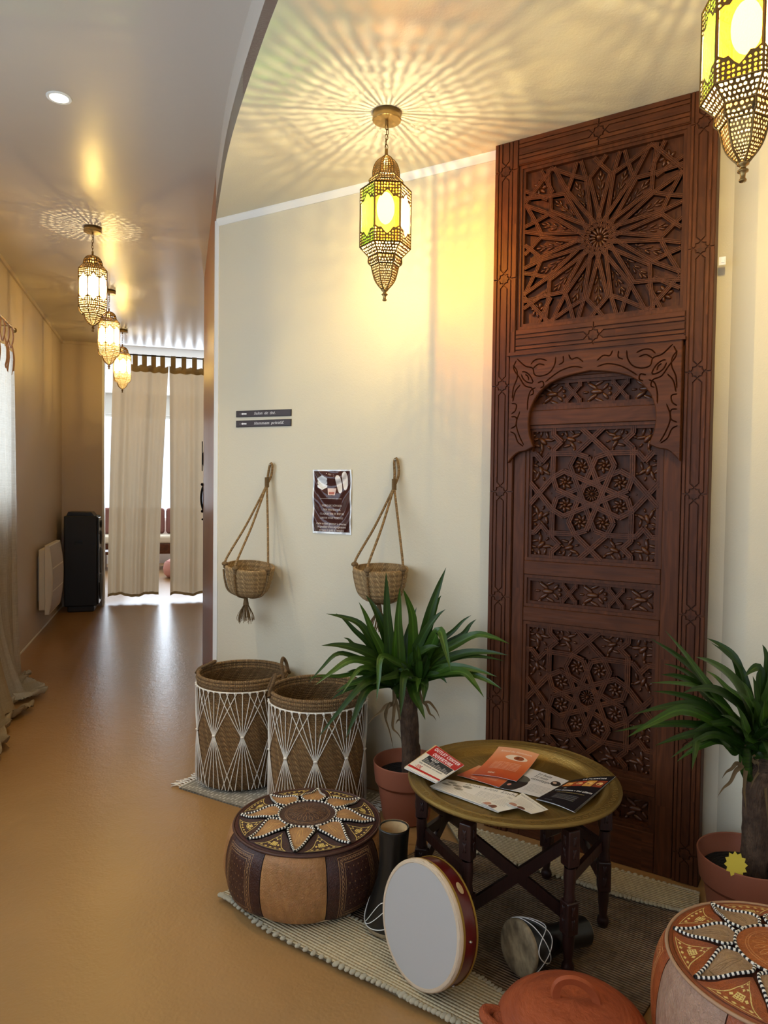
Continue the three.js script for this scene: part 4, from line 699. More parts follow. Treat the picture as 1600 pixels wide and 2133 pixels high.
// a rug from two long edges given as plan points; thickness and gentle waves
function rugSheet(edgeA, edgeB, y0, th, wave, nu = 60, nv = 16) {
  const ca = new THREE.CatmullRomCurve3(edgeA.map(([x, z]) => V(x, 0, z))), cb = new THREE.CatmullRomCurve3(edgeB.map(([x, z]) => V(x, 0, z)));
  const at = (u, v) => { const a = ca.getPoint(u), b = cb.getPoint(u), y = y0 + th + wave * Math.max(0, Math.sin(u * 13 + v * 3)) * (v < 0.25 ? 1 - v * 4 : 0); return V(a.x + (b.x - a.x) * v, y, a.z + (b.z - a.z) * v); };
  const top = sheet(at, nu, nv), p = top.attributes.position, uv = top.attributes.uv, dir = ca.getPoint(1).sub(ca.getPoint(0)).normalize();
  for (let i = 0; i < p.count; i++) { const x = p.getX(i), z = p.getZ(i); uv.setXY(i, x * dir.x + z * dir.z, -x * dir.z + z * dir.x); }
  const rim = []; const edge = (fn, n) => rim.push(sheet((u, v) => { const q = fn(u); return V(q.x, y0 + (q.y - y0) * v, q.z); }, n, 1));
  edge((u) => at(u, 0), nu); edge((u) => at(u, 1), nu); edge((u) => at(0, u), nv); edge((u) => at(1, u), nv);
  return { g: merge([top, ...rim]), at };
}
const lineOfTufts = (at, n, r, len) => merge(Array.from({ length: n }, (_, i) => { const q = at((i + 0.5) / n), q2 = at(Math.min(1, (i + 0.6) / n)), a = Math.atan2(-(q2.z - q.z), q2.x - q.x); return ball(r * rr(0.85, 1.2), 0, 0, 0, 1.3, 0.8, len / r * rr(0.8, 1.15), 7).rotateY(a + rr(-0.25, 0.25)).translate(q.x, q.y - 0.001, q.z); }));
{ // brown jute rug under the table
  const c = [[-0.20, -2.16], [0.10, -1.945], [0.34, -1.765], [0.56, -1.60]], d = [[0.22, -2.60], [0.56, -2.40], [0.80, -2.26], [1.0, -2.14]];
  const o = thing('jute_rug', 'brown ribbed jute rug under the brass tray table', 'rug'), r = rugSheet(c, d, 0.001, 0.0075, 0); add('pile', r.g, M.rugJute, o);
}
{ // cream runner along the front edge
  const f = [[-0.505, -2.205], [-0.455, -2.16], [-0.32, -2.025], [-0.115, -1.882], [0.016, -1.794], [0.1, -1.736], [0.2, -1.672], [0.36, -1.565]], b = [[-0.33, -2.36], [-0.25, -2.27], [-0.12, -2.128], [0.0, -2.03], [0.14, -1.93], [0.25, -1.855], [0.335, -1.765], [0.46, -1.665]];
  const o = thing('cotton_runner', 'cream woven cotton runner with knotted edge under the brown pouf', 'rug'), r = rugSheet(f, b, 0.0088, 0.0085, 0.004, 80, 16); add('weave', r.g, M.rugCream, o);
  const e = add('knotted_edge', merge([lineOfTufts((u) => r.at(u, 0.0), 64, 0.0062, 0.011), lineOfTufts((u) => r.at(u, 1), 70, 0.004, 0.009)]), M.rugTuft, o); e.userData.kind = 'stuff';
}
{ // cream runner along the carved panel
  const f = [[0.30, -2.51], [0.46, -2.415], [0.65, -2.305], [0.765, -2.225], [0.90, -2.165], [0.975, -2.13]], b = [[0.255, -2.735], [0.36, -2.665], [0.556, -2.545], [0.80, -2.39], [0.96, -2.29], [1.03, -2.245]];
  const o = thing('cotton_runner', 'cream woven cotton runner along the foot of the carved panel', 'rug'), r = rugSheet(f, b, 0.0088, 0.0075, 0.003, 60, 12); add('weave', r.g, M.rugCream, o);
  const e = add('knotted_edge', merge([lineOfTufts((u) => r.at(u, 0.0), 60, 0.0052, 0.012), lineOfTufts((u) => r.at(u, 1), 50, 0.005, 0.008)]), M.rugTuft, o); e.userData.kind = 'stuff';
}
{ // patterned rug under the baskets
  T.chevron = canvasTex(1024, 512, (x, W, H) => {
    x.fillStyle = '#a99f8c'; x.fillRect(0, 0, W, H); x.fillStyle = '#e2dac8';
    for (let j = 0; j < 9; j++) for (let i = 0; i < 44; i++) { const X = 40 + i * 22, band = (j % 3 === 1), Y = 30 + j * 54 + ((i % 4) - 1.5) * (band ? 7 : -7); x.fillRect(X, Y, 9, band ? 30 : 22); if (i % 2) x.fillRect(X, Y + 34, 9, 10); }
    x.fillRect(20, 0, 8, H); x.fillRect(W - 28, 0, 8, H); for (let k = 0; k < 6; k++) x.fillRect(30, 20 + k * 90, 22, 6);
    for (let i = 0; i < 9000; i++) { x.fillStyle = `rgba(${60 + (i * 7) % 60},50,40,0.05)`; x.fillRect((i * 7919) % W, (i * 104729) % H, 3, 2); }
  });
  const o = thing('patterned_rug', 'grey and cream patterned rug with tassels under the tall baskets', 'rug', atY(374, 1643, 0), -WALL_TURN), L = 0.78, D = 0.42;
  const slabG = sheet((u, v) => V(u * L, 0.0065 + 0.0012 * Math.sin(u * 17), -v * D), 40, 12);
  add('weave', merge([slabG, box(L, 0.005, 0.004, L / 2, 0.003, 0)]), std({ map: T.chevron, roughness: 1, bumpMap: rep(T.weaveBump, 12, 6), bumpScale: 0.003 }), o);
  for (const [x0, s] of [[0, -1], [L, 1]]) {
    const st = []; for (let i = 0; i < 26; i++) { const z = -D * (i + 0.5) / 26; for (let k = 0; k < 3; k++) st.push(tube([V(x0, 0.007, z), V(x0 + s * 0.02, 0.009, z + rr(-0.004, 0.004)), V(x0 + s * rr(0.045, 0.07), 0.003, z + rr(-0.012, 0.014))], 0.0022, 6, 4)); }
    const fr = add('fringe', merge([bar(V(x0, 0.007, 0), V(x0, 0.007, -D), 0.005), ...st]), M.cotton, o); fr.userData.kind = 'stuff';
  }
}

// ---------------------------------------------------------------- potted palms
T.leaf = dataTex(128, 256, (x, y) => { const v = Math.abs(x - 0.5) * 2, s = 0.5 + 0.5 * Math.sin(x * 75), n = fbm(x * 10, y * 6, 10, 3, 3); return mixc(mixc([30, 54, 16], [78, 112, 34], 0.35 * s + 0.65 * n), [128, 168, 78], v < 0.1 ? 0.3 : 0); }, true);
M.leaf = [['#ffffff', 0.34], ['#b4c09a', 0.42], ['#e8f2a8', 0.36]].map(([c, r]) => phy({ color: c, map: T.leaf, roughness: r, transmission: 0.12, thickness: 0, specularIntensity: 0.7 }));
M.leafDead = std({ color: '#6b5536', roughness: 0.9 });
M.bark = std({ color: '#7d6b5a', roughness: 0.95, bumpMap: rep(T.noise, 3, 6), bumpScale: 0.012, map: dataTex(128, 128, (x, y) => { const n = fbm(x * 16, y * 10, 16, 17, 3); return mixc([120, 100, 84], [230, 210, 190], n); }, true) });
M.clayPot = std({ color: '#93543a', roughness: 0.6, bumpMap: rep(T.fine, 4, 4), bumpScale: 0.0004 });
M.soil = std({ color: '#15110e', roughness: 1, bumpMap: rep(T.noise, 2, 2), bumpScale: 0.02 });
function blade(head, p0, p1, p2, W, name, mat, parent, curl = 0) {
  const c = new THREE.CatmullRomCurve3([head, p0, p0.clone().lerp(p1, 0.55).add(V(0, 0.01, 0)), p1, p1.clone().lerp(p2, 0.55).add(V(0, 0.006, 0)), p2]), N = V(0.0, 0.62, 0.78), n = 22;
  const g = sheet((u, v) => {
    const p = c.getPoint(v), t = c.getTangent(v), s = new THREE.Vector3().crossVectors(t, N); if (s.lengthSq() < 0.05) s.set(1, 0, 0); s.normalize();
    const up = new THREE.Vector3().crossVectors(s, t).normalize(), w = 1.22 * W * Math.min(1, 0.45 + v * 2.2) * Math.max(0, 1 - Math.pow(v, 1.9)), a = (u - 0.5) * 2;
    return p.clone().addScaledVector(s, a * w / 2).addScaledVector(up, Math.abs(a) * w * 0.16 + curl * a * v * w);
  }, 4, n);
  return add(name, g, mat, parent);
}
function potted(label, x, z, crop, crownZ, leaves, dead, trunkPx, rPot, hPot, extra) {
  const o = thing('potted_palm', label, 'plant', [x, 0, z]), [ox, oy, sc] = crop, P = ([a, b], dz) => atZ(ox + a / sc, oy + b / sc, crownZ + dz).sub(o.position);
  const k = rPot / 0.135, pot = add('flower_pot', lathe([[0.001, 0.004], [0.088 * k, 0.002], [0.094 * k, 0.008], [0.116 * k, hPot * 0.62], [0.118 * k, hPot * 0.64], [0.127 * k, hPot * 0.66], [0.135 * k, hPot - 0.004], [0.133 * k, hPot], [0.130 * k, hPot - 0.003], [0.122 * k, hPot * 0.62], [0.001, hPot * 0.6]], 56), M.clayPot, o);
  add('soil', sheet((u, v) => { const t = u * 6.2832, r = v * 0.121 * k; return V(Math.sin(t) * r, hPot * 0.74 + 0.008 * fbm(u * 14, v * 6, 14, 3, 2), Math.cos(t) * r); }, 40, 8), M.soil, o);
  const tp = trunkPx.map(([a, b]) => atZ(a, b, crownZ).sub(o.position)); tp[0].y = hPot * 0.6; tp.forEach((q, i) => { q.z = (crownZ - z) * i / (tp.length - 1); });
  const R = extra.trunk, tg = new THREE.TubeGeometry(new THREE.CatmullRomCurve3(tp), 30, R, 16), q = tg.attributes.position, nn = tg.attributes.normal;
  for (let i = 0; i < q.count; i++) { const b = R * 0.22 * (fbm(q.getX(i) * 60 + 9, q.getY(i) * 45 + 9, 64, 5, 3) - 0.5); q.setXYZ(i, q.getX(i) + nn.getX(i) * b, q.getY(i) + nn.getY(i) * b, q.getZ(i) + nn.getZ(i) * b); }
  add('trunk', merge([tg, ball(R, tp[tp.length - 1].x, tp[tp.length - 1].y, tp[tp.length - 1].z)]), M.bark, o);
  for (const s of extra.stems) add('stem', tube([tp[tp.length - 1].clone().add(V(0, -0.03, 0)), P(s[0], 0), P(s[1], 0.01)], 0.018, 12, 8), M.leaf[1], o);
  const heads = extra.stems.map((s) => P(s[1], 0.01)), near = (q) => heads.reduce((m, h) => (h.distanceTo(q) < m.distanceTo(q) ? h : m)).clone().add(V(rr(-0.008, 0.008), rr(-0.02, 0.005), rr(-0.008, 0.008)));
  const blade2 = (a, ...r) => blade(near(a), a, ...r);
  for (let i = 0; i < 22; i++) { const h = heads[i % 2], az = rr(0, 6.28), el = rr(0.1, 1.25), L = rr(0.2, 0.32), d = V(Math.sin(az) * Math.cos(el), Math.sin(el), Math.cos(az) * Math.cos(el) * 0.8), q = (t, sag) => h.clone().addScaledVector(d, L * t).add(V(0, -sag, 0)); const tip = q(1, L * 0.3 * Math.cos(el)), w = tip.clone().add(o.position); if (w.clone().sub(WA).dot(WN) < 0.05 || w.clone().sub(PL).dot(V(-Math.sin(PANEL_TURN), 0, Math.cos(PANEL_TURN))) < 0.05 || w.clone().sub(WC).dot(V(-RD.z, 0, RD.x)) < 0.03) continue; blade(h.clone(), q(0.25, 0), q(0.6, L * 0.06), tip, rr(0.024, 0.036), 'leaf', M.leaf[i % 3 === 0 ? 0 : 1], o, 0.1); }
  leaves.forEach(([a, b, c, dz, W = 0.034, m = 0], i) => blade2(P(a, 0.0), P(b, dz * 0.6), P(c, dz), W, 'leaf', M.leaf[m], o, 0.12 * Math.sin(i * 2.3)));
  dead.forEach(([a, b, c, dz]) => blade2(P(a, 0.015), P(b, dz * 0.6), P(c, dz), 0.012, 'withered_leaf', M.leafDead, o, 0.3));
  return o;
}
potted('potted palm with arching leaves between the tall baskets and the carved panel', 0.103, -2.78, [640, 1160, 3.636], -2.74, [
  [[640, 900], [605, 420], [597, 110], 0.04, 0.040, 1], [[620, 860], [490, 560], [390, 340], 0.05, 0.034, 2], [[640, 760], [540, 450], [440, 285], -0.02, 0.040, 1], [[590, 800], [390, 505], [140, 430], 0.08, 0.034, 1], [[570, 800], [360, 560], [215, 425], 0.05, 0.026, 1], [[560, 780], [350, 665], [275, 612], 0.03, 0.024, 1],
  [[600, 830], [350, 690], [105, 672], 0.12, 0.040, 1], [[610, 860], [330, 785], [58, 975], 0.20, 0.040, 0], [[560, 850], [230, 735], [5, 962], 0.14, 0.024, 1], [[560, 900], [240, 905], [0, 920], 0.16, 0.020, 0], [[620, 900], [400, 850], [258, 1050], 0.22, 0.028, 0], [[620, 950], [430, 965], [70, 1382], 0.24, 0.036, 1], [[640, 970], [450, 1010], [288, 1388], 0.22, 0.042, 1],
  [[790, 880], [560, 760], [525, 1098], 0.20, 0.034, 0], [[830, 920], [735, 905], [705, 1222], 0.20, 0.040, 1], [[655, 880], [662, 680], [672, 480], 0.06, 0.024, 2], [[700, 860], [690, 500], [702, 230], 0.03, 0.040, 0], [[810, 840], [795, 450], [725, 240], 0.06, 0.040, 2], [[840, 860], [935, 410], [1053, 78], 0.05, 0.046, 1], [[860, 800], [960, 410], [1016, 290], 0.03, 0.030, 2],
  [[790, 800], [920, 530], [1050, 395], 0.10, 0.038, 1], [[900, 780], [1110, 560], [1245, 440], 0.06, 0.022, 1], [[920, 790], [1180, 590], [1283, 470], 0.05, 0.030, 1], [[930, 790], [1290, 590], [1536, 660], 0.15, 0.040, 0], [[900, 860], [1220, 725], [1525, 745], 0.16, 0.036, 1], [[890, 880], [1190, 755], [1500, 790], 0.14, 0.030, 1],
  [[870, 830], [1005, 560], [1090, 870], 0.20, 0.046, 0], [[880, 920], [1130, 835], [1440, 908], 0.16, 0.040, 0], [[890, 910], [1190, 880], [1340, 1066], 0.24, 0.044, 0], [[900, 920], [1240, 890], [1477, 1003], 0.19, 0.036, 0], [[780, 830], [880, 710], [1000, 682], 0.14, 0.044, 1], [[780, 940], [815, 1060], [895, 1236], 0.20, 0.050, 1], [[860, 940], [890, 980], [882, 1110], 0.12, 0.040, 1], [[720, 860], [760, 600], [830, 380], -0.03, 0.036, 1], [[640, 900], [500, 930], [380, 1080], 0.1, 0.03, 1], [[860, 930], [990, 900], [1060, 960], 0.1, 0.03, 1], [[600, 880], [450, 880], [300, 870], 0.1, 0.034, 1], [[880, 900], [1000, 820], [1120, 720], 0.04, 0.03, 1],
], [[[650, 1110], [560, 1170], [458, 1272], 0.02], [[650, 1110], [590, 1190], [655, 1462], 0.05], [[660, 1120], [650, 1300], [720, 1395], 0.05], [[650, 1120], [610, 1140], [600, 1240], 0.06], [[880, 1100], [960, 1140], [1006, 1228], 0.05], [[870, 1090], [930, 1190], [980, 1245], 0.05], [[690, 1150], [700, 1230], [670, 1270], 0.06]], [[857, 1640], [856, 1560], [850, 1470], [846, 1440]], 0.133, 0.232, { trunk: 0.036, stems: [[[705, 1050], [665, 965]], [[820, 1020], [848, 955]]] });
potted('potted palm with a yellow tag beside the carved panel and orange pouf', 1.09, -2.07, [1280, 1280, 3.44], -2.05, [
  [[935, 930], [690, 540], [355, 105], 0.12, 0.036, 0], [[920, 920], [600, 430], [255, 170], 0.10, 0.034, 1], [[980, 700], [800, 420], [580, 302], 0.10, 0.048, 2], [[905, 880], [560, 490], [330, 430], 0.06, 0.034, 1], [[890, 860], [550, 440], [350, 352], 0.03, 0.024, 1], [[900, 860], [600, 525], [245, 490], 0.14, 0.024, 2], [[930, 700], [700, 535], [488, 562], 0.14, 0.032, 1], [[910, 900], [600, 625], [270, 548], 0.08, 0.034, 1], [[940, 880], [560, 645], [130, 716], 0.14, 0.034, 1], [[950, 900], [480, 685], [88, 882], 0.20, 0.038, 2],
  [[910, 910], [480, 785], [-10, 842], 0.16, 0.030, 1], [[935, 950], [650, 845], [285, 942], 0.14, 0.036, 1], [[920, 980], [690, 865], [398, 1032], 0.18, 0.026, 1], [[940, 990], [600, 880], [556, 1116], 0.20, 0.030, 1], [[1000, 800], [850, 300], [660, 168], -0.06, 0.032, 1], [[1010, 760], [900, 380], [690, 200], -0.04, 0.024, 1], [[1060, 800], [1030, 380], [930, 450], 0.02, 0.036, 1], [[1060, 800], [1090, 320], [1060, 215], 0.0, 0.022, 1], [[1010, 850], [960, 650], [870, 558], 0.14, 0.044, 2], [[940, 900], [860, 740], [640, 570], 0.10, 0.028, 2],
  [[1040, 820], [1110, 560], [1160, 300], 0.03, 0.046, 0], [[1060, 850], [1180, 640], [1330, 420], 0.03, 0.042, 0], [[1070, 860], [1250, 740], [1450, 760], 0.1, 0.04, 1], [[1070, 880], [1220, 850], [1400, 1000], 0.16, 0.04, 0], [[1040, 900], [1110, 950], [1180, 1190], 0.18, 0.042, 1], [[1030, 880], [1060, 760], [1080, 600], 0.1, 0.04, 2], [[1020, 900], [960, 880], [870, 640], 0.1, 0.05, 0], [[930, 1000], [850, 1000], [722, 890], 0.04, 0.018, 1], [[930, 1010], [830, 970], [690, 860], 0.1, 0.026, 1], [[1000, 980], [1070, 880], [1130, 840], 0.12, 0.05, 1], [[980, 920], [900, 800], [760, 720], 0.16, 0.03, 1],
], [[[915, 1080], [830, 1200], [735, 1312], 0.06], [[910, 1080], [840, 1105], [768, 1178], 0.06], [[940, 1100], [928, 1270], [945, 1432], 0.05], [[1060, 1100], [1085, 1300], [1105, 1560], 0.06], [[1000, 1060], [1040, 1110], [970, 1260], 0.04]], [[1575, 1830], [1578, 1740], [1580, 1640], [1588, 1600]], 0.140, 0.235, { trunk: 0.037, stems: [[[960, 1150], [935, 940]], [[1080, 1050], [1075, 880]]] });
{ // yellow star tag stuck in the soil
  const p = atZ(1533, 1801, -1.975), o = thing('plant_tag', 'yellow star-shaped paper tag in the palm pot', 'tag', [p.x, 0.172, p.z], 0.1);
  const star = poly(Array.from({ length: 24 }, (_, i) => { const r = i % 2 ? 0.027 : 0.035, t = i * Math.PI / 12 + 0.1; return [Math.sin(t) * r, Math.cos(t) * r]; }));
  add('card', extrude(star, 0.0008).rotateX(-0.35).translate(0, p.y - 0.172, 0), std({ color: '#d8bf3c', roughness: 0.6, map: canvasTex(128, 128, (x) => { x.fillStyle = '#fff'; x.fillRect(0, 0, 128, 128); }) }), o);
  add('stick', bar(V(0, 0, -0.004), V(0, p.y - 0.172, -0.002), 0.0018, 6), M.rope, o);
}

// ---------------------------------------------------------------- brass tray on a folding stand
const TC = V(0.398, 0, -2.115), TRAY_Y = 0.422, FLOORY = 0.0165;
M.brass = std({ color: '#b8a064', metalness: 0.8, roughness: 0.4, bumpMap: rep(T.hammer, 6, 4), bumpScale: 0.0015, map: dataTex(256, 256, (x, y) => { const n = fbm(x * 12, y * 12, 12, 91, 4); return mixc([176, 160, 130], [255, 248, 230], n); }, true) });
{
  const o = thing('folding_table_stand', 'dark carved wooden folding stand under the brass tray', 'table stand', [TC.x, 0.009, TC.z]);
  const legs = [8, 66, 126, 186, 246, 306].map((d) => d * Math.PI / 180), at = (t, r, y) => V(Math.cos(t) * r, y, Math.sin(t) * r), top = TRAY_Y - 0.018 - 0.009;
  legs.forEach((t, i) => {
    const m = add('leg', metreUV(merge([lathe([[0.001, 0], [0.014, 0.002], [0.018, 0.014], [0.016, 0.026], [0.011, 0.034], [0.0155, 0.075], [0.0165, 0.11]], 16), rbox(0.037, 0.09, 0.037, 0.004, 0, 0.155, 0, 1), lathe([[0.0155, 0.2], [0.0165, 0.21], [0.014, 0.225], [0.0165, 0.26], [0.0155, 0.29]], 16), rbox(0.037, top - 0.295, 0.037, 0.004, 0, (top + 0.295) / 2, 0, 1)]), 0.3), M.ebony, o);
    m.position.set(Math.cos(t) * 0.272, 0, Math.sin(t) * 0.272); m.rotation.y = -t;
    for (const [y, h] of [[0.155, 0.07], [(top + 0.295) / 2, 0.07]]) for (const f of [0, 1, 2, 3]) add('carved_lozenge', merge([lobe(0, 0.3, 0.5, 0.2, 0.9), lobe(0, 0.3, 0.5, 0.2, -0.9), lobe(0, -0.2, 0.5, 0.2, 0.9), lobe(0, -0.2, 0.5, 0.2, -0.9)]).scale(0.034, 0.07, 0.02).translate(0, y, 0.0185).rotateY(f * Math.PI / 2), M.ebony, m);
  });
  const link = (i, ya, j, yb) => add('cross_bar', metreUV(beam(at(legs[i], 0.262, ya), at(legs[j], 0.262, yb), 0.014, 0.03), 0.3), M.ebony, o);
  for (let i = 0; i < 6; i++) { const j = (i + 1) % 6; if (i % 2) { link(i, 0.155, j, 0.352); link(i, 0.352, j, 0.155); } else link(i, 0.245, j, 0.245); }
  link(3, 0.245, 4, 0.245); link(5, 0.245, 0, 0.245); link(1, 0.155, 2, 0.352); link(1, 0.352, 2, 0.155);
}
{
  const o = thing('brass_tray', 'round engraved brass tray holding flyers', 'tray', [TC.x, TRAY_Y - 0.016, TC.z]), g = [[0.001, 0.008], [0.238, 0.008], [0.25, 0.011], [0.262, 0.024], [0.2685, 0.030], [0.276, 0.0315], [0.280, 0.030], [0.284, 0.0325], [0.306, 0.0335], [0.310, 0.0355], [0.3135, 0.035], [0.315, 0.030], [0.314, 0.024], [0.308, 0.0245], [0.272, 0.022], [0.256, 0.004], [0.24, 0.0005], [0.001, 0.0]];
  add('tray_dish', lathe(g, 128), M.brass, o);
  add('engraved_band', merge(Array.from({ length: 72 }, (_, i) => { const t = i * Math.PI / 36; return new THREE.TorusGeometry(0.007, 0.0007, 4, 12).rotateX(Math.PI / 2).translate(Math.cos(t) * 0.295, 0.0333, Math.sin(t) * 0.295); })), M.brass, o);
}
// flyers lying in the tray: corners are read off the photograph on the tray's own height
const flyerSpot = ([a, b], y) => atY(840 + a / 3.478, 1540 + b / 3.478, y);
function paper(name, label, corners, y, tex, curl, group, thick = 0.0006, cat = 'flyer') {   // corners: top left, top right, bottom right, bottom left
  const Q = corners.map((c) => flyerSpot(c, y + (c[2] ?? 0))), c = Q.reduce((s, q) => s.add(q), V(0, 0, 0)).multiplyScalar(0.25); c.y = y;
  const o = thing(name, label, cat, c, 0, group), fn = (u, v) => { const t = Q[3].clone().lerp(Q[2], u).lerp(Q[0].clone().lerp(Q[1], u), v).sub(c); t.y += curl(u, v); return t; };
  const topG = sheet(fn, 12, 12), low = sheet((u, v) => fn(u, v).add(V(0, -thick, 0)), 12, 12), rim = [[(s) => [s, 0]], [(s) => [s, 1]], [(s) => [0, s]], [(s) => [1, s]]].map(([f]) => sheet((s, h) => fn(...f(s)).add(V(0, -thick * h, 0)), 12, 1));
  add('printed_face', topG, std({ map: tex, roughness: 0.3 }), o); add('paper_back', merge([low, ...rim]), M.white, o);
  return o;
}
const TF = TRAY_Y - 0.016 + 0.0095;
const soft = (k) => (u, v) => k * (Math.sin(u * Math.PI) * 0.4 + v * v * 0.3 + (1 - v) * (1 - v) * 0.4);
const outletTex = canvasTex(512, 360, (x, W, H) => {
  x.fillStyle = '#f3ead8'; x.fillRect(0, 0, W, H); x.fillStyle = '#c5201f'; x.fillRect(0, 0, W, 128); x.fillStyle = '#fff'; x.textAlign = 'center'; x.font = 'bold 58px sans-serif'; x.fillText('OUTLET CENTER', W / 2, 56, 490); x.fillText('OUVERTURE', W / 2, 116, 480);
  x.fillStyle = '#2b2a30'; x.fillRect(70, 132, W - 90, 96); x.fillStyle = '#8e8a86'; for (let i = 0; i < 12; i++) x.fillRect(80 + i * 34, 170 + (i % 3) * 12, 26, 54 - (i % 3) * 12); x.fillStyle = '#fff'; x.font = 'bold 34px sans-serif'; x.fillText('OUTLET', 200, 166);
  x.fillStyle = '#2b2a30'; x.font = 'bold 20px sans-serif'; x.fillText('FOIRE • NOUVEAUTÉS • DE À 9 MARQUES', W / 2, 256, 480); x.fillStyle = '#c5201f'; x.fillRect(0, 318, W, 22); x.font = 'bold 52px sans-serif'; x.fillText('-10€', 120, 312);
});
const plainCard = canvasTex(64, 64, (x) => { x.fillStyle = '#e8c48a'; x.fillRect(0, 0, 64, 64); });
for (let i = 0; i < 9; i++) {
  const j = [(i * 37) % 11 - 5, (i * 23) % 9 - 4], top = i === 8, lift = 0.0022 * i;
  paper('flyer', top ? 'red and cream outlet centre flyer on top of the stack at the tray rim' : 'red and cream outlet centre flyer inside the stack at the tray rim', [[236 + j[0], 46 + j[1], 0.026], [436 + j[0], 186 + j[1], 0.022], [240 + j[0] * 1.4, 308 + j[1] + (8 - i) * 1.2, 0.024], [12 + j[0], 198 + j[1] + (8 - i) * 1.6, 0.030]], TF + lift, top ? outletTex : plainCard, () => 0, 'stacked outlet flyers', 0.0014);
}
const orangeTex = canvasTex(420, 560, (x, W, H) => {
  const g = x.createLinearGradient(0, 0, 0, H); g.addColorStop(0, '#e8a679'); g.addColorStop(0.5, '#dc7340'); g.addColorStop(1, '#b84a26'); x.fillStyle = g; x.fillRect(0, 0, W, H);
  x.fillStyle = '#f2d9bd'; x.beginPath(); x.ellipse(250, 150, 110, 46, 0.05, 0, 7); x.fill(); x.fillStyle = '#a0522d'; x.beginPath(); x.ellipse(275, 150, 50, 34, 0, 0, 7); x.fill(); x.fillStyle = '#7c3a1e'; x.beginPath(); x.ellipse(262, 146, 16, 22, 0, 0, 7); x.fill();
  x.fillStyle = '#f7e3cf'; x.textAlign = 'center'; x.font = 'italic 34px serif'; x.fillText('Rituel du Hammam', W / 2, 70); x.font = '17px serif'; for (let i = 0; i < 6; i++) x.fillText('soin visage et corps au hammam', W / 2, 260 + i * 26); x.font = 'bold 40px serif'; x.fillText('60€', 150, 500);
});
const soinTex = canvasTex(560, 420, (x, W, H) => {
  x.fillStyle = '#d9d3cb'; x.fillRect(0, 0, W, H); x.fillStyle = '#2e2824'; x.beginPath(); x.moveTo(0, 150); x.bezierCurveTo(120, 110, 240, 180, 270, 260); x.bezierCurveTo(280, 340, 230, 420, 200, 420); x.lineTo(0, 420); x.fill(); x.fillStyle = '#5d5a4e'; x.beginPath(); x.ellipse(140, 190, 110, 50, 0.2, 0, 7); x.fill(); x.fillStyle = '#d08a74'; x.beginPath(); x.ellipse(110, 330, 22, 20, 0, 0, 7); x.fill(); x.fillStyle = '#2e2824'; x.beginPath(); x.ellipse(500, 120, 60, 44, 0.4, 0, 7); x.fill(); x.fillStyle = '#c9a890'; x.beginPath(); x.ellipse(480, 110, 26, 18, 0.4, 0, 7); x.fill();
  x.fillStyle = '#26211e'; x.font = 'italic bold 46px serif'; ['Le bain', 'Le soin', 'enveloppe'].forEach((s, i) => x.fillText(s, 215, 60 + i * 50)); x.font = '13px serif'; for (let i = 0; i < 7; i++) x.fillText('un moment de douceur et de bien-être', 300, 240 + i * 20);
});
const lavTex = canvasTex(640, 400, (x, W, H) => {
  x.fillStyle = '#efe6d6'; x.fillRect(0, 0, W, H); for (const [a, b] of [[90, 90], [70, 170], [160, 150], [240, 120], [200, 220]]) { x.fillStyle = '#b9ae98'; x.beginPath(); x.ellipse(a, b, 46, 30, 0.2, 0, 7); x.fill(); x.strokeStyle = '#4c4438'; x.lineWidth = 3; for (let i = 0; i < 4; i++) { x.beginPath(); x.ellipse(a, b, 40 - i * 9, 25 - i * 6, 0.2, 0, 5); x.stroke(); } }
  x.strokeStyle = '#c8ba9e'; x.lineWidth = 8; for (let i = 0; i < 5; i++) { x.beginPath(); x.moveTo(0, 260 + i * 28); x.bezierCurveTo(200, 220 + i * 30, 380, 320 + i * 20, 640, 250 + i * 26); x.stroke(); } x.fillStyle = '#2f2822'; x.font = 'italic 56px serif'; x.fillText('Doux  Lien  Endense', 190, 62); x.font = '15px serif'; for (let i = 0; i < 6; i++) x.fillText('soin du corps à la lavande et au miel', 360, 130 + i * 24);
});
const blackTex = canvasTex(440, 600, (x, W, H) => {
  x.fillStyle = '#17161a'; x.fillRect(0, 0, W, H); x.fillStyle = '#f2efe8'; x.textAlign = 'center'; x.font = 'bold 40px sans-serif'; x.fillText('LA PLANCHA', W / 2 + 40, 60); for (let i = 0; i < 4; i++) { x.fillStyle = ['#c8762e', '#b2472a', '#d59a4a', '#8e3d24'][i]; x.fillRect(16 + i * 104, 90, 96, 120); x.fillStyle = '#f0c27a'; x.beginPath(); x.ellipse(64 + i * 104, 150, 32, 26, 0, 0, 7); x.fill(); x.fillStyle = '#5d2a18'; x.beginPath(); x.ellipse(56 + i * 104, 160, 14, 10, 0, 0, 7); x.fill(); }
  x.fillStyle = '#f2efe8'; x.font = 'bold 70px serif'; x.fillText('“', 90, 300); x.font = 'bold 34px sans-serif'; x.fillText('Une boisson + thé offerts', W / 2, 330, 400); x.fillStyle = '#d8b96a'; x.font = '20px sans-serif'; x.fillText('pour tout menu acheté à la carte', W / 2, 370); x.fillStyle = '#b9b6b0'; x.font = '16px sans-serif'; for (let i = 0; i < 4; i++) x.fillText('valable du lundi au jeudi sur place', W / 2, 420 + i * 24); x.fillText('05 62 00 00', 110, 560);
});
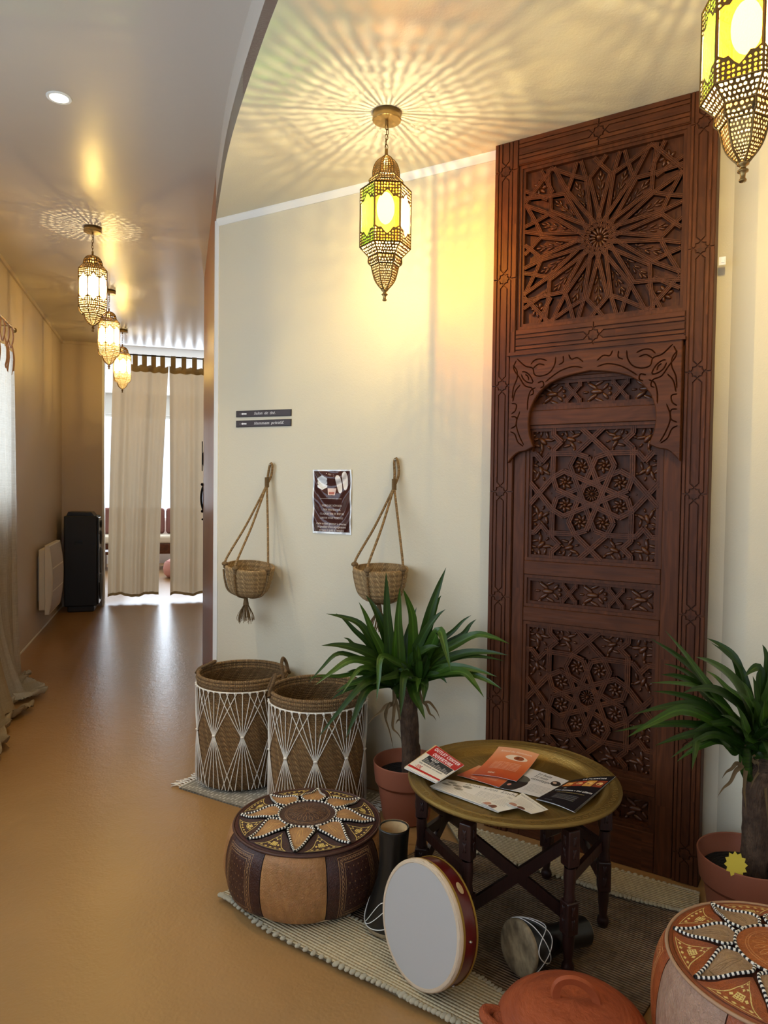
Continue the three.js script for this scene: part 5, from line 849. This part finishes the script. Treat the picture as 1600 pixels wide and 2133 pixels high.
const cardTex = canvasTex(480, 300, (x, W, H) => { x.fillStyle = '#ece3d0'; x.fillRect(0, 0, W, H); x.fillStyle = '#3a322c'; x.textAlign = 'center'; x.font = '32px serif'; x.fillText('ESPACE BEAUTÉ ET BIEN-ÊTRE', W / 2, 50, 450); x.font = '13px serif'; for (let i = 0; i < 8; i++) x.fillRect(60, 84 + i * 18, 220 + (i * 53) % 110, 2); for (const [a, c] of [[110, '#c08d74'], [260, '#7a4f3c']]) { x.fillStyle = c; x.beginPath(); x.ellipse(a, 276, 66, 40, 0, 0, 7); x.fill(); } });
paper('flyer', 'orange flyer lying underneath the other orange flyer', [[548, 190], [800, 262], [692, 350], [388, 262]], TF + 0.002, orangeTex, soft(0.003));
paper('flyer', 'grey care flyer with dark photo beside the orange flyers', [[880, 202], [1200, 302], [985, 421], [655, 346]], TF + 0.001, soinTex, soft(0.003));
paper('flyer', 'orange flyer with oval portrait lying on top in the tray', [[692, 86], [986, 143], [820, 305], [498, 254]], TF + 0.0065, orangeTex, (u, v) => 0.005 * Math.sin(u * 3.1) + 0.016 * v * v * v);
paper('flyer', 'cream lavender flyer lying lowest in its pile', [[330, 296], [842, 404], [690, 534], [196, 352]], TF + 0.001, lavTex, soft(0.002), 'lavender flyers');
paper('flyer', 'cream lavender flyer lying on top of its pile', [[316, 290], [832, 396], [700, 526], [188, 342]], TF + 0.0045, lavTex, soft(0.003), 'lavender flyers');
paper('flyer', 'small cream card half under the beauty card', [[782, 410], [905, 480], [690, 528], [556, 456]], TF + 0.0095, cardTex, soft(0.003), null, 0.0006, 'card');
paper('flyer', 'small cream beauty card lying on top near the tray edge', [[864, 386], [1050, 508], [930, 552], [742, 470]], TF + 0.013, cardTex, (u, v) => 0.005 * (1 - v) * (1 - v), null, 0.0006, 'card');
for (let i = 0; i < 3; i++) paper('flyer', ['black restaurant flyer at the bottom of its pile against the tray wall', 'black restaurant flyer in the middle of its pile against the tray wall', 'black restaurant flyer on top of its pile curling up the tray wall'][i], [[1216 + i * 3, 300 - i * 2], [1530 + i * 5, 280 - i * 6, 0.022], [1246 - i * 6, 532 - i * 4], [962 + i, 436 - i * 2]], TF + 0.0015 + i * 0.003, blackTex, (u, v) => 0.004 * Math.sin(u * 3.1), 'black flyers');

// ---------------------------------------------------------------- leather poufs
T.stripe = dataTex(32, 8, (x) => (x < 0.5 ? [240, 232, 214] : [24, 20, 20]), true);
M.cordStripe = std({ map: rep(T.stripe, 15, 1), roughness: 0.85 });
M.piping = std({ color: '#cbb08a', roughness: 0.7 });
const leatherTex = (w, h, base, var1, draw) => canvasTex(w, h, (x) => {
  x.fillStyle = base; x.fillRect(0, 0, w, h);
  for (let i = 0; i < 420; i++) { x.fillStyle = i % 2 ? var1 : 'rgba(20,10,5,0.035)'; x.beginPath(); x.ellipse((i * 7919) % w, (i * 104729) % h, 8 + (i * 31) % 40, 6 + (i * 17) % 26, i, 0, 7); x.fill(); }
  draw?.(x, w, h);
});
const goldLine = (x, c, w) => { x.strokeStyle = c; x.lineWidth = w; };
function pouf(label, cx, cz, turn, H, C) {
  const o = thing('leather_pouf', label, 'pouf', [cx, C.y, cz], turn, 'leather poufs'), N = 8, R = C.R;
  const mat = (tex, rough = 0.5) => phy({ map: tex, roughness: rough, bumpMap: rep(T.leatherBump, 2, 2), bumpScale: 0.0035, clearcoat: 0.12, clearcoatRoughness: 0.4 });
  const prof = new THREE.CatmullRomCurve3([[0.845, 0], [0.93, 0.08], [0.99, 0.3], [1, 0.48], [0.975, 0.68], [0.93, 0.82], [0.872, 0.9]].map(([r, y]) => V(r * R, y * H, 0)));
  const rs = 0.875 * R, ytop = (r) => H * 0.895 + H * 0.105 * (1 - (r / rs) ** 2) + 0.004 * Math.sin(r * 60);
  const sideTex = { dark: leatherTex(384, 384, C.dark, C.darkVar, (x, W) => { goldLine(x, C.goldDull, 4); x.strokeRect(70, 46, 244, 292); x.strokeRect(104, 82, 176, 220); for (let i = 0; i < 13; i++) { x.beginPath(); x.ellipse(87, 72 + i * 20, 6, 9, 0, 0, 7); x.stroke(); x.beginPath(); x.ellipse(297, 72 + i * 20, 6, 9, 0, 0, 7); x.stroke(); } for (let i = 0; i < 10; i++) { x.beginPath(); x.ellipse(100 + i * 21, 64, 9, 6, 0, 0, 7); x.stroke(); x.beginPath(); x.ellipse(100 + i * 21, 320, 9, 6, 0, 0, 7); x.stroke(); } x.fillStyle = C.goldDull; for (let i = 0; i < 30; i++) x.fillRect(124 + (i % 5) * 34 + ((i / 5 | 0) % 2) * 14, 104 + (i / 5 | 0) * 33, 6, 6); }), light: leatherTex(256, 256, C.light, C.lightVar, null), plain: leatherTex(128, 128, C.wedge, C.darkVar, null) };
  const mDark = mat(sideTex.dark), mLight = mat(sideTex.light, 0.55);
  for (let k = 0; k < N; k++) {
    const t0 = k * 2 * Math.PI / N, ph = rnd() * 6;
    add('side_panel', sheet((u, v) => { const p = prof.getPoint(v), s = (u - 0.5) * 2, t = t0 + s * Math.PI / N * 0.985, w = 0.0035 * Math.sin(v * 9 + ph + u * 2) * Math.sin(u * Math.PI) + 0.006 * (1 - s ** 4) - 0.005; return V(Math.sin(t) * (p.x + w), p.y, Math.cos(t) * (p.x + w)); }, 14, 18), k % 2 ? mDark : mLight, o);
  }
  add('inner_filling', lathe([[0.001, 0.002], [R * 0.83, 0.002], ...prof.getPoints(16).map((p) => [p.x - 0.007, Math.max(0.003, p.y - 0.001)]), [rs * 0.6, ytop(rs * 0.6) - 0.006], [0.001, ytop(0) - 0.006]], 64), std({ color: C.seam, roughness: 0.9 }), o);
  add('base_piping', new THREE.TorusGeometry(R * 0.852, 0.0035, 6, 90).rotateX(Math.PI / 2).translate(0, 0.005, 0), M.piping, o);
  add('top_piping', new THREE.TorusGeometry(rs + 0.002, 0.0042, 6, 90).rotateX(Math.PI / 2).translate(0, H * 0.9, 0), std({ color: C.pipe, roughness: 0.6 }), o);
  const wedgeTex = leatherTex(256, 256, C.wedge, C.darkVar, (x) => { goldLine(x, C.gold, 6); x.beginPath(); x.moveTo(128, 40); x.lineTo(40, 226); x.lineTo(216, 226); x.closePath(); x.stroke(); x.fillStyle = C.gold; for (const [a, b] of [[70, 202], [186, 202], [92, 162], [164, 162], [128, 206], [108, 110], [148, 110], [128, 74], [128, 124], [98, 204], [158, 204]]) { x.save(); x.translate(a, b); x.rotate(0.78); x.fillRect(-7, -7, 14, 14); x.restore(); } x.fillRect(106, 142, 44, 34); x.fillStyle = C.wedge; for (let i = 0; i < 9; i++) x.fillRect(112 + (i % 3) * 13, 147 + (i / 3 | 0) * 10, 7, 4); });
  const kiteTex = leatherTex(256, 256, C.kite, C.lightVar, (x) => { goldLine(x, C.kiteLine, 4); x.beginPath(); x.moveTo(128, 215); x.lineTo(70, 70); x.lineTo(186, 70); x.closePath(); x.stroke(); x.beginPath(); x.moveTo(128, 90); x.lineTo(128, 190); x.moveTo(100, 100); x.lineTo(128, 140); x.lineTo(156, 100); x.stroke(); });
  const discTex = leatherTex(512, 512, C.disc, C.darkVar, (x) => { x.translate(256, 256); goldLine(x, C.goldDull, 4); x.beginPath(); x.arc(0, 0, 205, 0, 7); x.stroke(); x.beginPath(); x.arc(0, 0, 190, 0, 7); x.stroke(); for (let i = 0; i < 16; i++) { x.rotate(Math.PI / 8); x.beginPath(); x.moveTo(0, 20); x.lineTo(0, 105); x.stroke(); x.beginPath(); x.ellipse(0, 135, 14, 30, 0, 0, 7); x.stroke(); } });
  const mW = mat(wedgeTex, 0.42), mK = mat(kiteTex, 0.55), mD = mat(discTex, 0.45);
  const rD = R * 0.34, rIn = R * 0.36, rOut = rs * 0.955;
  const onTop = (t, r, up) => V(Math.sin(t) * r, ytop(r) + up, Math.cos(t) * r);
  const flat = (t, r) => [Math.sin(t) * r, Math.cos(t) * r], mixp = (p, q, t) => [p[0] + (q[0] - p[0]) * t, p[1] + (q[1] - p[1]) * t], lay = ([x, z], up) => { const r = Math.hypot(x, z); return V(x, ytop(Math.min(r, rs)) + up, z); };
  const edgeAt = (t0, s, tip) => { const d = flat(t0 + s * 0.24, rD * 1.02), m = flat(t0 + s * 0.355, R * 0.47); return (v) => (v < 0.3 ? mixp(d, m, v / 0.3) : mixp(m, tip, (v - 0.3) / 0.7)); };
  add('top_border', sheet((u, v) => onTop(u * 6.28319, rOut * 0.9 + (rs * 0.99 - rOut * 0.9) * v, -0.0005), 72, 3), mat(sideTex.plain, 0.45), o);
  for (let k = 0; k < N; k++) {
    const t0 = k * 2 * Math.PI / N, tw = t0 + Math.PI / N, tip = flat(t0, rOut), tip2 = flat(t0 + 2 * Math.PI / N, rOut), a0 = flat(t0 - Math.PI / N, rIn), a1 = flat(tw, rIn), aw = flat(tw, R * 0.5);
    const kl = edgeAt(t0, -1, tip), kr = edgeAt(t0, 1, tip);
    add('tan_point', sheet((u, v) => lay(mixp(kl(v), kr(v), u), 0.0035), 8, 18), mK, o);
    add('embossed_wedge', sheet((u, v) => { const b = mixp(mixp(tip, aw, v), mixp(tip2, aw, v), u), r = Math.hypot(...b), q = v < 0.5 ? 1 + (rOut / r - 1) * (1 - v * 2) * 0.9 : 1; return lay([b[0] * q, b[1] * q], 0.0015); }, 10, 12), mW, o);
    for (const e of [kl, kr]) add('striped_cord', tube(Array.from({ length: 9 }, (_, i) => lay(e(i / 8), 0.0052)), 0.0036, 30, 6), M.cordStripe, o);
  }
  add('centre_disc', (() => { const g = sheet((u, v) => onTop(u * 6.28319, Math.max(0.0005, rD * v), 0.0045), 48, 6), p = g.attributes.position, uv = g.attributes.uv; for (let i = 0; i < uv.count; i++) uv.setXY(i, 0.5 + p.getX(i) / rD / 2, 0.5 + p.getZ(i) / rD / 2); return g; })(), mD, o);
  add('centre_cord', tube(Array.from({ length: 24 }, (_, i) => onTop(i * Math.PI / 12, rD + 0.003, 0.005)), 0.0034, 72, 6, true), std({ map: rep(T.stripe, 44, 1), roughness: 0.85 }), o);
  return o;
}
pouf('dark brown and tan leather pouf in front of the tall baskets', -0.236, -2.275, -0.06, 0.228, { y: 0.0195, R: 0.266, dark: '#38190f', darkVar: 'rgba(110,50,25,0.05)', light: '#a9763f', lightVar: 'rgba(200,150,90,0.07)', wedge: '#2d140f', gold: '#e6c86a', goldDull: '#8f6a42', kite: '#c08a50', kiteLine: '#d9a658', disc: '#3a1d14', seam: '#1b0e0a', pipe: '#4a2a1c' });
pouf('orange and beige leather pouf beside the clay dish', 0.868, -1.495, 0.25, 0.32, { y: 0.002, R: 0.262, dark: '#9c4a1e', darkVar: 'rgba(220,120,60,0.05)', light: '#a98468', lightVar: 'rgba(225,190,160,0.06)', wedge: '#a8541f', gold: '#e8cf7c', goldDull: '#c98a52', kite: '#b08a58', kiteLine: '#7d5c34', disc: '#a85a24', seam: '#5a2c14', pipe: '#b08a68' });

// ---------------------------------------------------------------- drums and clay dish
M.skin = phy({ color: '#beb8b0', roughness: 0.42, transmission: 0.12, thickness: 0, specularIntensity: 0.5 });
M.skinEdge = std({ color: '#d9c0a0', roughness: 0.8, bumpMap: rep(T.noise, 8, 2), bumpScale: 0.003 });
M.redShell = phy({ color: '#5e1214', roughness: 0.3, clearcoat: 0.5, clearcoatRoughness: 0.15, map: rep(T.resinCol, 3, 1) });
M.goldTrim = std({ color: '#b98f3a', metalness: 0.8, roughness: 0.4, bumpMap: rep(T.hammer, 24, 2), bumpScale: 0.002 });
M.drumBlack = phy({ color: '#14130f', roughness: 0.35, clearcoat: 0.2 });
M.clayInside = std({ color: '#c7a573', roughness: 0.9, bumpMap: rep(T.noise, 2, 2), bumpScale: 0.003 });
M.goatSkin = std({ roughness: 0.75, map: dataTex(256, 256, (x, y) => { const n = fbm(x * 4, y * 9, 9, 131, 4), m = fbm(x * 24, y * 24, 24, 137, 3); return mixc([96, 80, 58], [196, 176, 136], Math.min(1, Math.max(0, (n - 0.3) * 1.9)) * 0.75 + m * 0.25); }, true) });
M.string = std({ color: '#ece8de', roughness: 0.8 });
M.terracotta = std({ color: '#b0592c', roughness: 0.7, bumpMap: rep(T.noise, 3, 3), bumpScale: 0.004, map: dataTex(256, 256, (x, y) => { const n = fbm(x * 8, y * 8, 8, 101, 4); return mixc([196, 176, 160], [255, 246, 236], n); }, true) });
{ // frame drum leaning back
  const R = 0.152, T0 = 0.060, n = V(-0.80, 0, 0.60).normalize(), lean = 0.17, up = V(-n.x * Math.sin(lean), Math.cos(lean), -n.z * Math.sin(lean)), nn = n.clone().multiplyScalar(Math.cos(lean)).add(V(0, Math.sin(lean), 0)), side = new THREE.Vector3().crossVectors(up, nn);
  const foot = atY(856, 2052, 0.019), c = foot.clone().addScaledVector(up, R + 0.003);
  const o = thing('frame_drum', 'red frame drum with white skin leaning on the tall goblet drum', 'drum', c); o.quaternion.setFromRotationMatrix(new THREE.Matrix4().makeBasis(side, up, nn));
  const ax = (g) => g.rotateX(Math.PI / 2);   // lathe axis to the drum's axis
  add('shell', ax(lathe([[R - 0.012, 0], [R, 0], [R, -T0], [R - 0.012, -T0], [R - 0.012, 0]], 96)), M.redShell, o);
  add('drum_skin', ax(lathe([[0.0005, 0.003], [R - 0.008, 0.003], [R - 0.003, 0.002]], 96)), M.skin, o);
  add('skin_collar', ax(lathe([[R - 0.0085, 0.0035], [R - 0.003, 0.004], [R + 0.002, 0.0015], [R + 0.003, -0.008], [R + 0.0012, -0.011]], 120)), M.skinEdge, o);
  add('gold_band', ax(lathe([[R + 0.0005, -0.008], [R + 0.0025, -0.009], [R + 0.0025, -0.016], [R + 0.0005, -0.017]], 120)), M.goldTrim, o);
  add('back_band', ax(lathe([[R + 0.0005, -T0 + 0.005], [R + 0.002, -T0 + 0.004], [R + 0.002, -T0 - 0.0005], [R - 0.003, -T0 - 0.001]], 120)), M.goldTrim, o);
  const at = (t, z) => V(Math.sin(t) * (R + 0.001), Math.cos(t) * (R + 0.001), z);
  const hole = add('thumb_hole', ball(0.016, 0, 0, 0, 1, 0.12, 0.55, 16), M.clayInside, o); hole.position.copy(at(0.62, -0.037)); hole.rotation.z = -0.62;
  for (const [t, z] of [[0.02, -0.006], [1.42, -0.034], [2.3, -0.034]]) { const b = add('tack', ball(0.005, 0, 0, 0, 1, 0.7, 1, 8), M.steel, o); b.position.copy(at(t, z)); }
}
// goblet drum, profile from the skin end (y = 0) to the open foot
const gobletOuter = [[0.0745, 0.0], [0.079, 0.006], [0.078, 0.03], [0.07, 0.065], [0.056, 0.105], [0.046, 0.14], [0.0415, 0.18], [0.042, 0.23], [0.0445, 0.275], [0.046, 0.288], [0.043, 0.292]];
function gobletDrum(label, pos, quat, S) {
  const o = thing('goblet_drum', label, 'drum', pos, 0, 'goblet drums'); o.quaternion.copy(quat); o.scale.setScalar(1);
  const sc = (p) => p.map(([r, y]) => [r * S, y * S]);
  add('body', lathe(sc([...gobletOuter.slice(1), [0.0395, 0.288]]), 56), M.drumBlack, o);
  add('inner_wall', lathe(sc([[0.0435, 0.2925], [0.0395, 0.286], [0.037, 0.23], [0.036, 0.16], [0.001, 0.13]]), 40), M.clayInside, o);
  const d = lathe(sc([[0.0005, -0.002], [0.06, -0.002], [0.0765, 0.0], [0.0805, 0.006], [0.0798, 0.014]]), 56), p = d.attributes.position, uv = d.attributes.uv; for (let i = 0; i < uv.count; i++) uv.setXY(i, 0.5 + p.getX(i) * 5, 0.5 + p.getZ(i) * 5);
  add('drum_skin', d, M.goatSkin, o);
  const ra = (y) => { for (let i = 1; i < gobletOuter.length; i++) if (gobletOuter[i][1] >= y) { const [r0, y0] = gobletOuter[i - 1], [r1, y1] = gobletOuter[i]; return r0 + (r1 - r0) * (y - y0) / (y1 - y0); } return 0.045; };
  for (let k = 0; k < 3; k++) add('lacing', tube(Array.from({ length: 40 }, (_, i) => { const t = i / 39 * 6.283, y = 0.055 + 0.04 * Math.sin(t * (k + 1) + k * 2); return V(Math.sin(t) * (ra(y) + 0.0022) * S, y * S, Math.cos(t) * (ra(y) + 0.0022) * S); }), 0.0013, 80, 5, true), M.string, o);
}
gobletDrum('black goblet drum standing on its skin beside the brown pouf', V(0.038, 0.0205, -2.055), new THREE.Quaternion().setFromEuler(new THREE.Euler(0, 0.4, -0.012)), 1.0);
{
  const h = V(0.368, 0.0875, -1.85), e = V(0.595, 0.054, -1.985);
  gobletDrum('black goblet drum lying on the jute rug under the table', h, new THREE.Quaternion().setFromUnitVectors(V(0, 1, 0), e.clone().sub(h).normalize()), 0.86);
}
{ // clay dish with strap handle
  const o = thing('clay_tagine_dish', 'orange terracotta lidded dish with strap handle on top', 'clay dish', [0.440, 0.0175, -1.562], 0.15);
  add('bowl', lathe([[0.001, 0.0], [0.10, 0.0], [0.135, 0.02], [0.158, 0.055], [0.164, 0.07], [0.158, 0.074], [0.001, 0.072]], 64), M.terracotta, o);
  const R = 0.172, lid = lathe([[0.001, 0.07], [R - 0.004, 0.0715], [R, 0.076], [R * 0.985, 0.084], [R * 0.93, 0.098], [R * 0.8, 0.116], [R * 0.6, 0.131], [R * 0.35, 0.140], [0.001, 0.144]], 72); add('lid', lid, M.terracotta, o);
  const strap = new THREE.CatmullRomCurve3([V(-0.034, 0.132, -0.012), V(-0.038, 0.156, -0.012), V(-0.030, 0.178, -0.008), V(-0.006, 0.186, -0.002), V(0.022, 0.178, 0.006), V(0.044, 0.156, 0.012), V(0.052, 0.126, 0.016)]);
  const sh = poly([[-0.005, -0.009], [0.004, -0.010], [0.006, 0], [0.004, 0.010], [-0.005, 0.009]]);
  const hd = add('strap_handle', new THREE.ExtrudeGeometry(sh, { steps: 28, extrudePath: strap, bevelEnabled: false }), M.terracotta, o);
  add('handle_marks', merge(Array.from({ length: 9 }, (_, i) => { const p = strap.getPoint(0.2 + i * 0.07); return ball(0.003, p.x, p.y + 0.0065, p.z, 1, 0.35, 1.4, 8); })), std({ color: '#5e2c16', roughness: 0.9 }), hd);
  add('side_lug', merge([tube([V(-0.150, 0.082, 0.0), V(-0.183, 0.094, -0.008), V(-0.196, 0.098, -0.032), V(-0.186, 0.095, -0.055), V(-0.150, 0.082, -0.062)], 0.0125, 24, 10).scale(1, 1, 1), ball(0.017, -0.16, 0.088, -0.03, 1, 0.6, 1.6, 12)]), M.terracotta, o);
}
renderer.render(scene, camera);
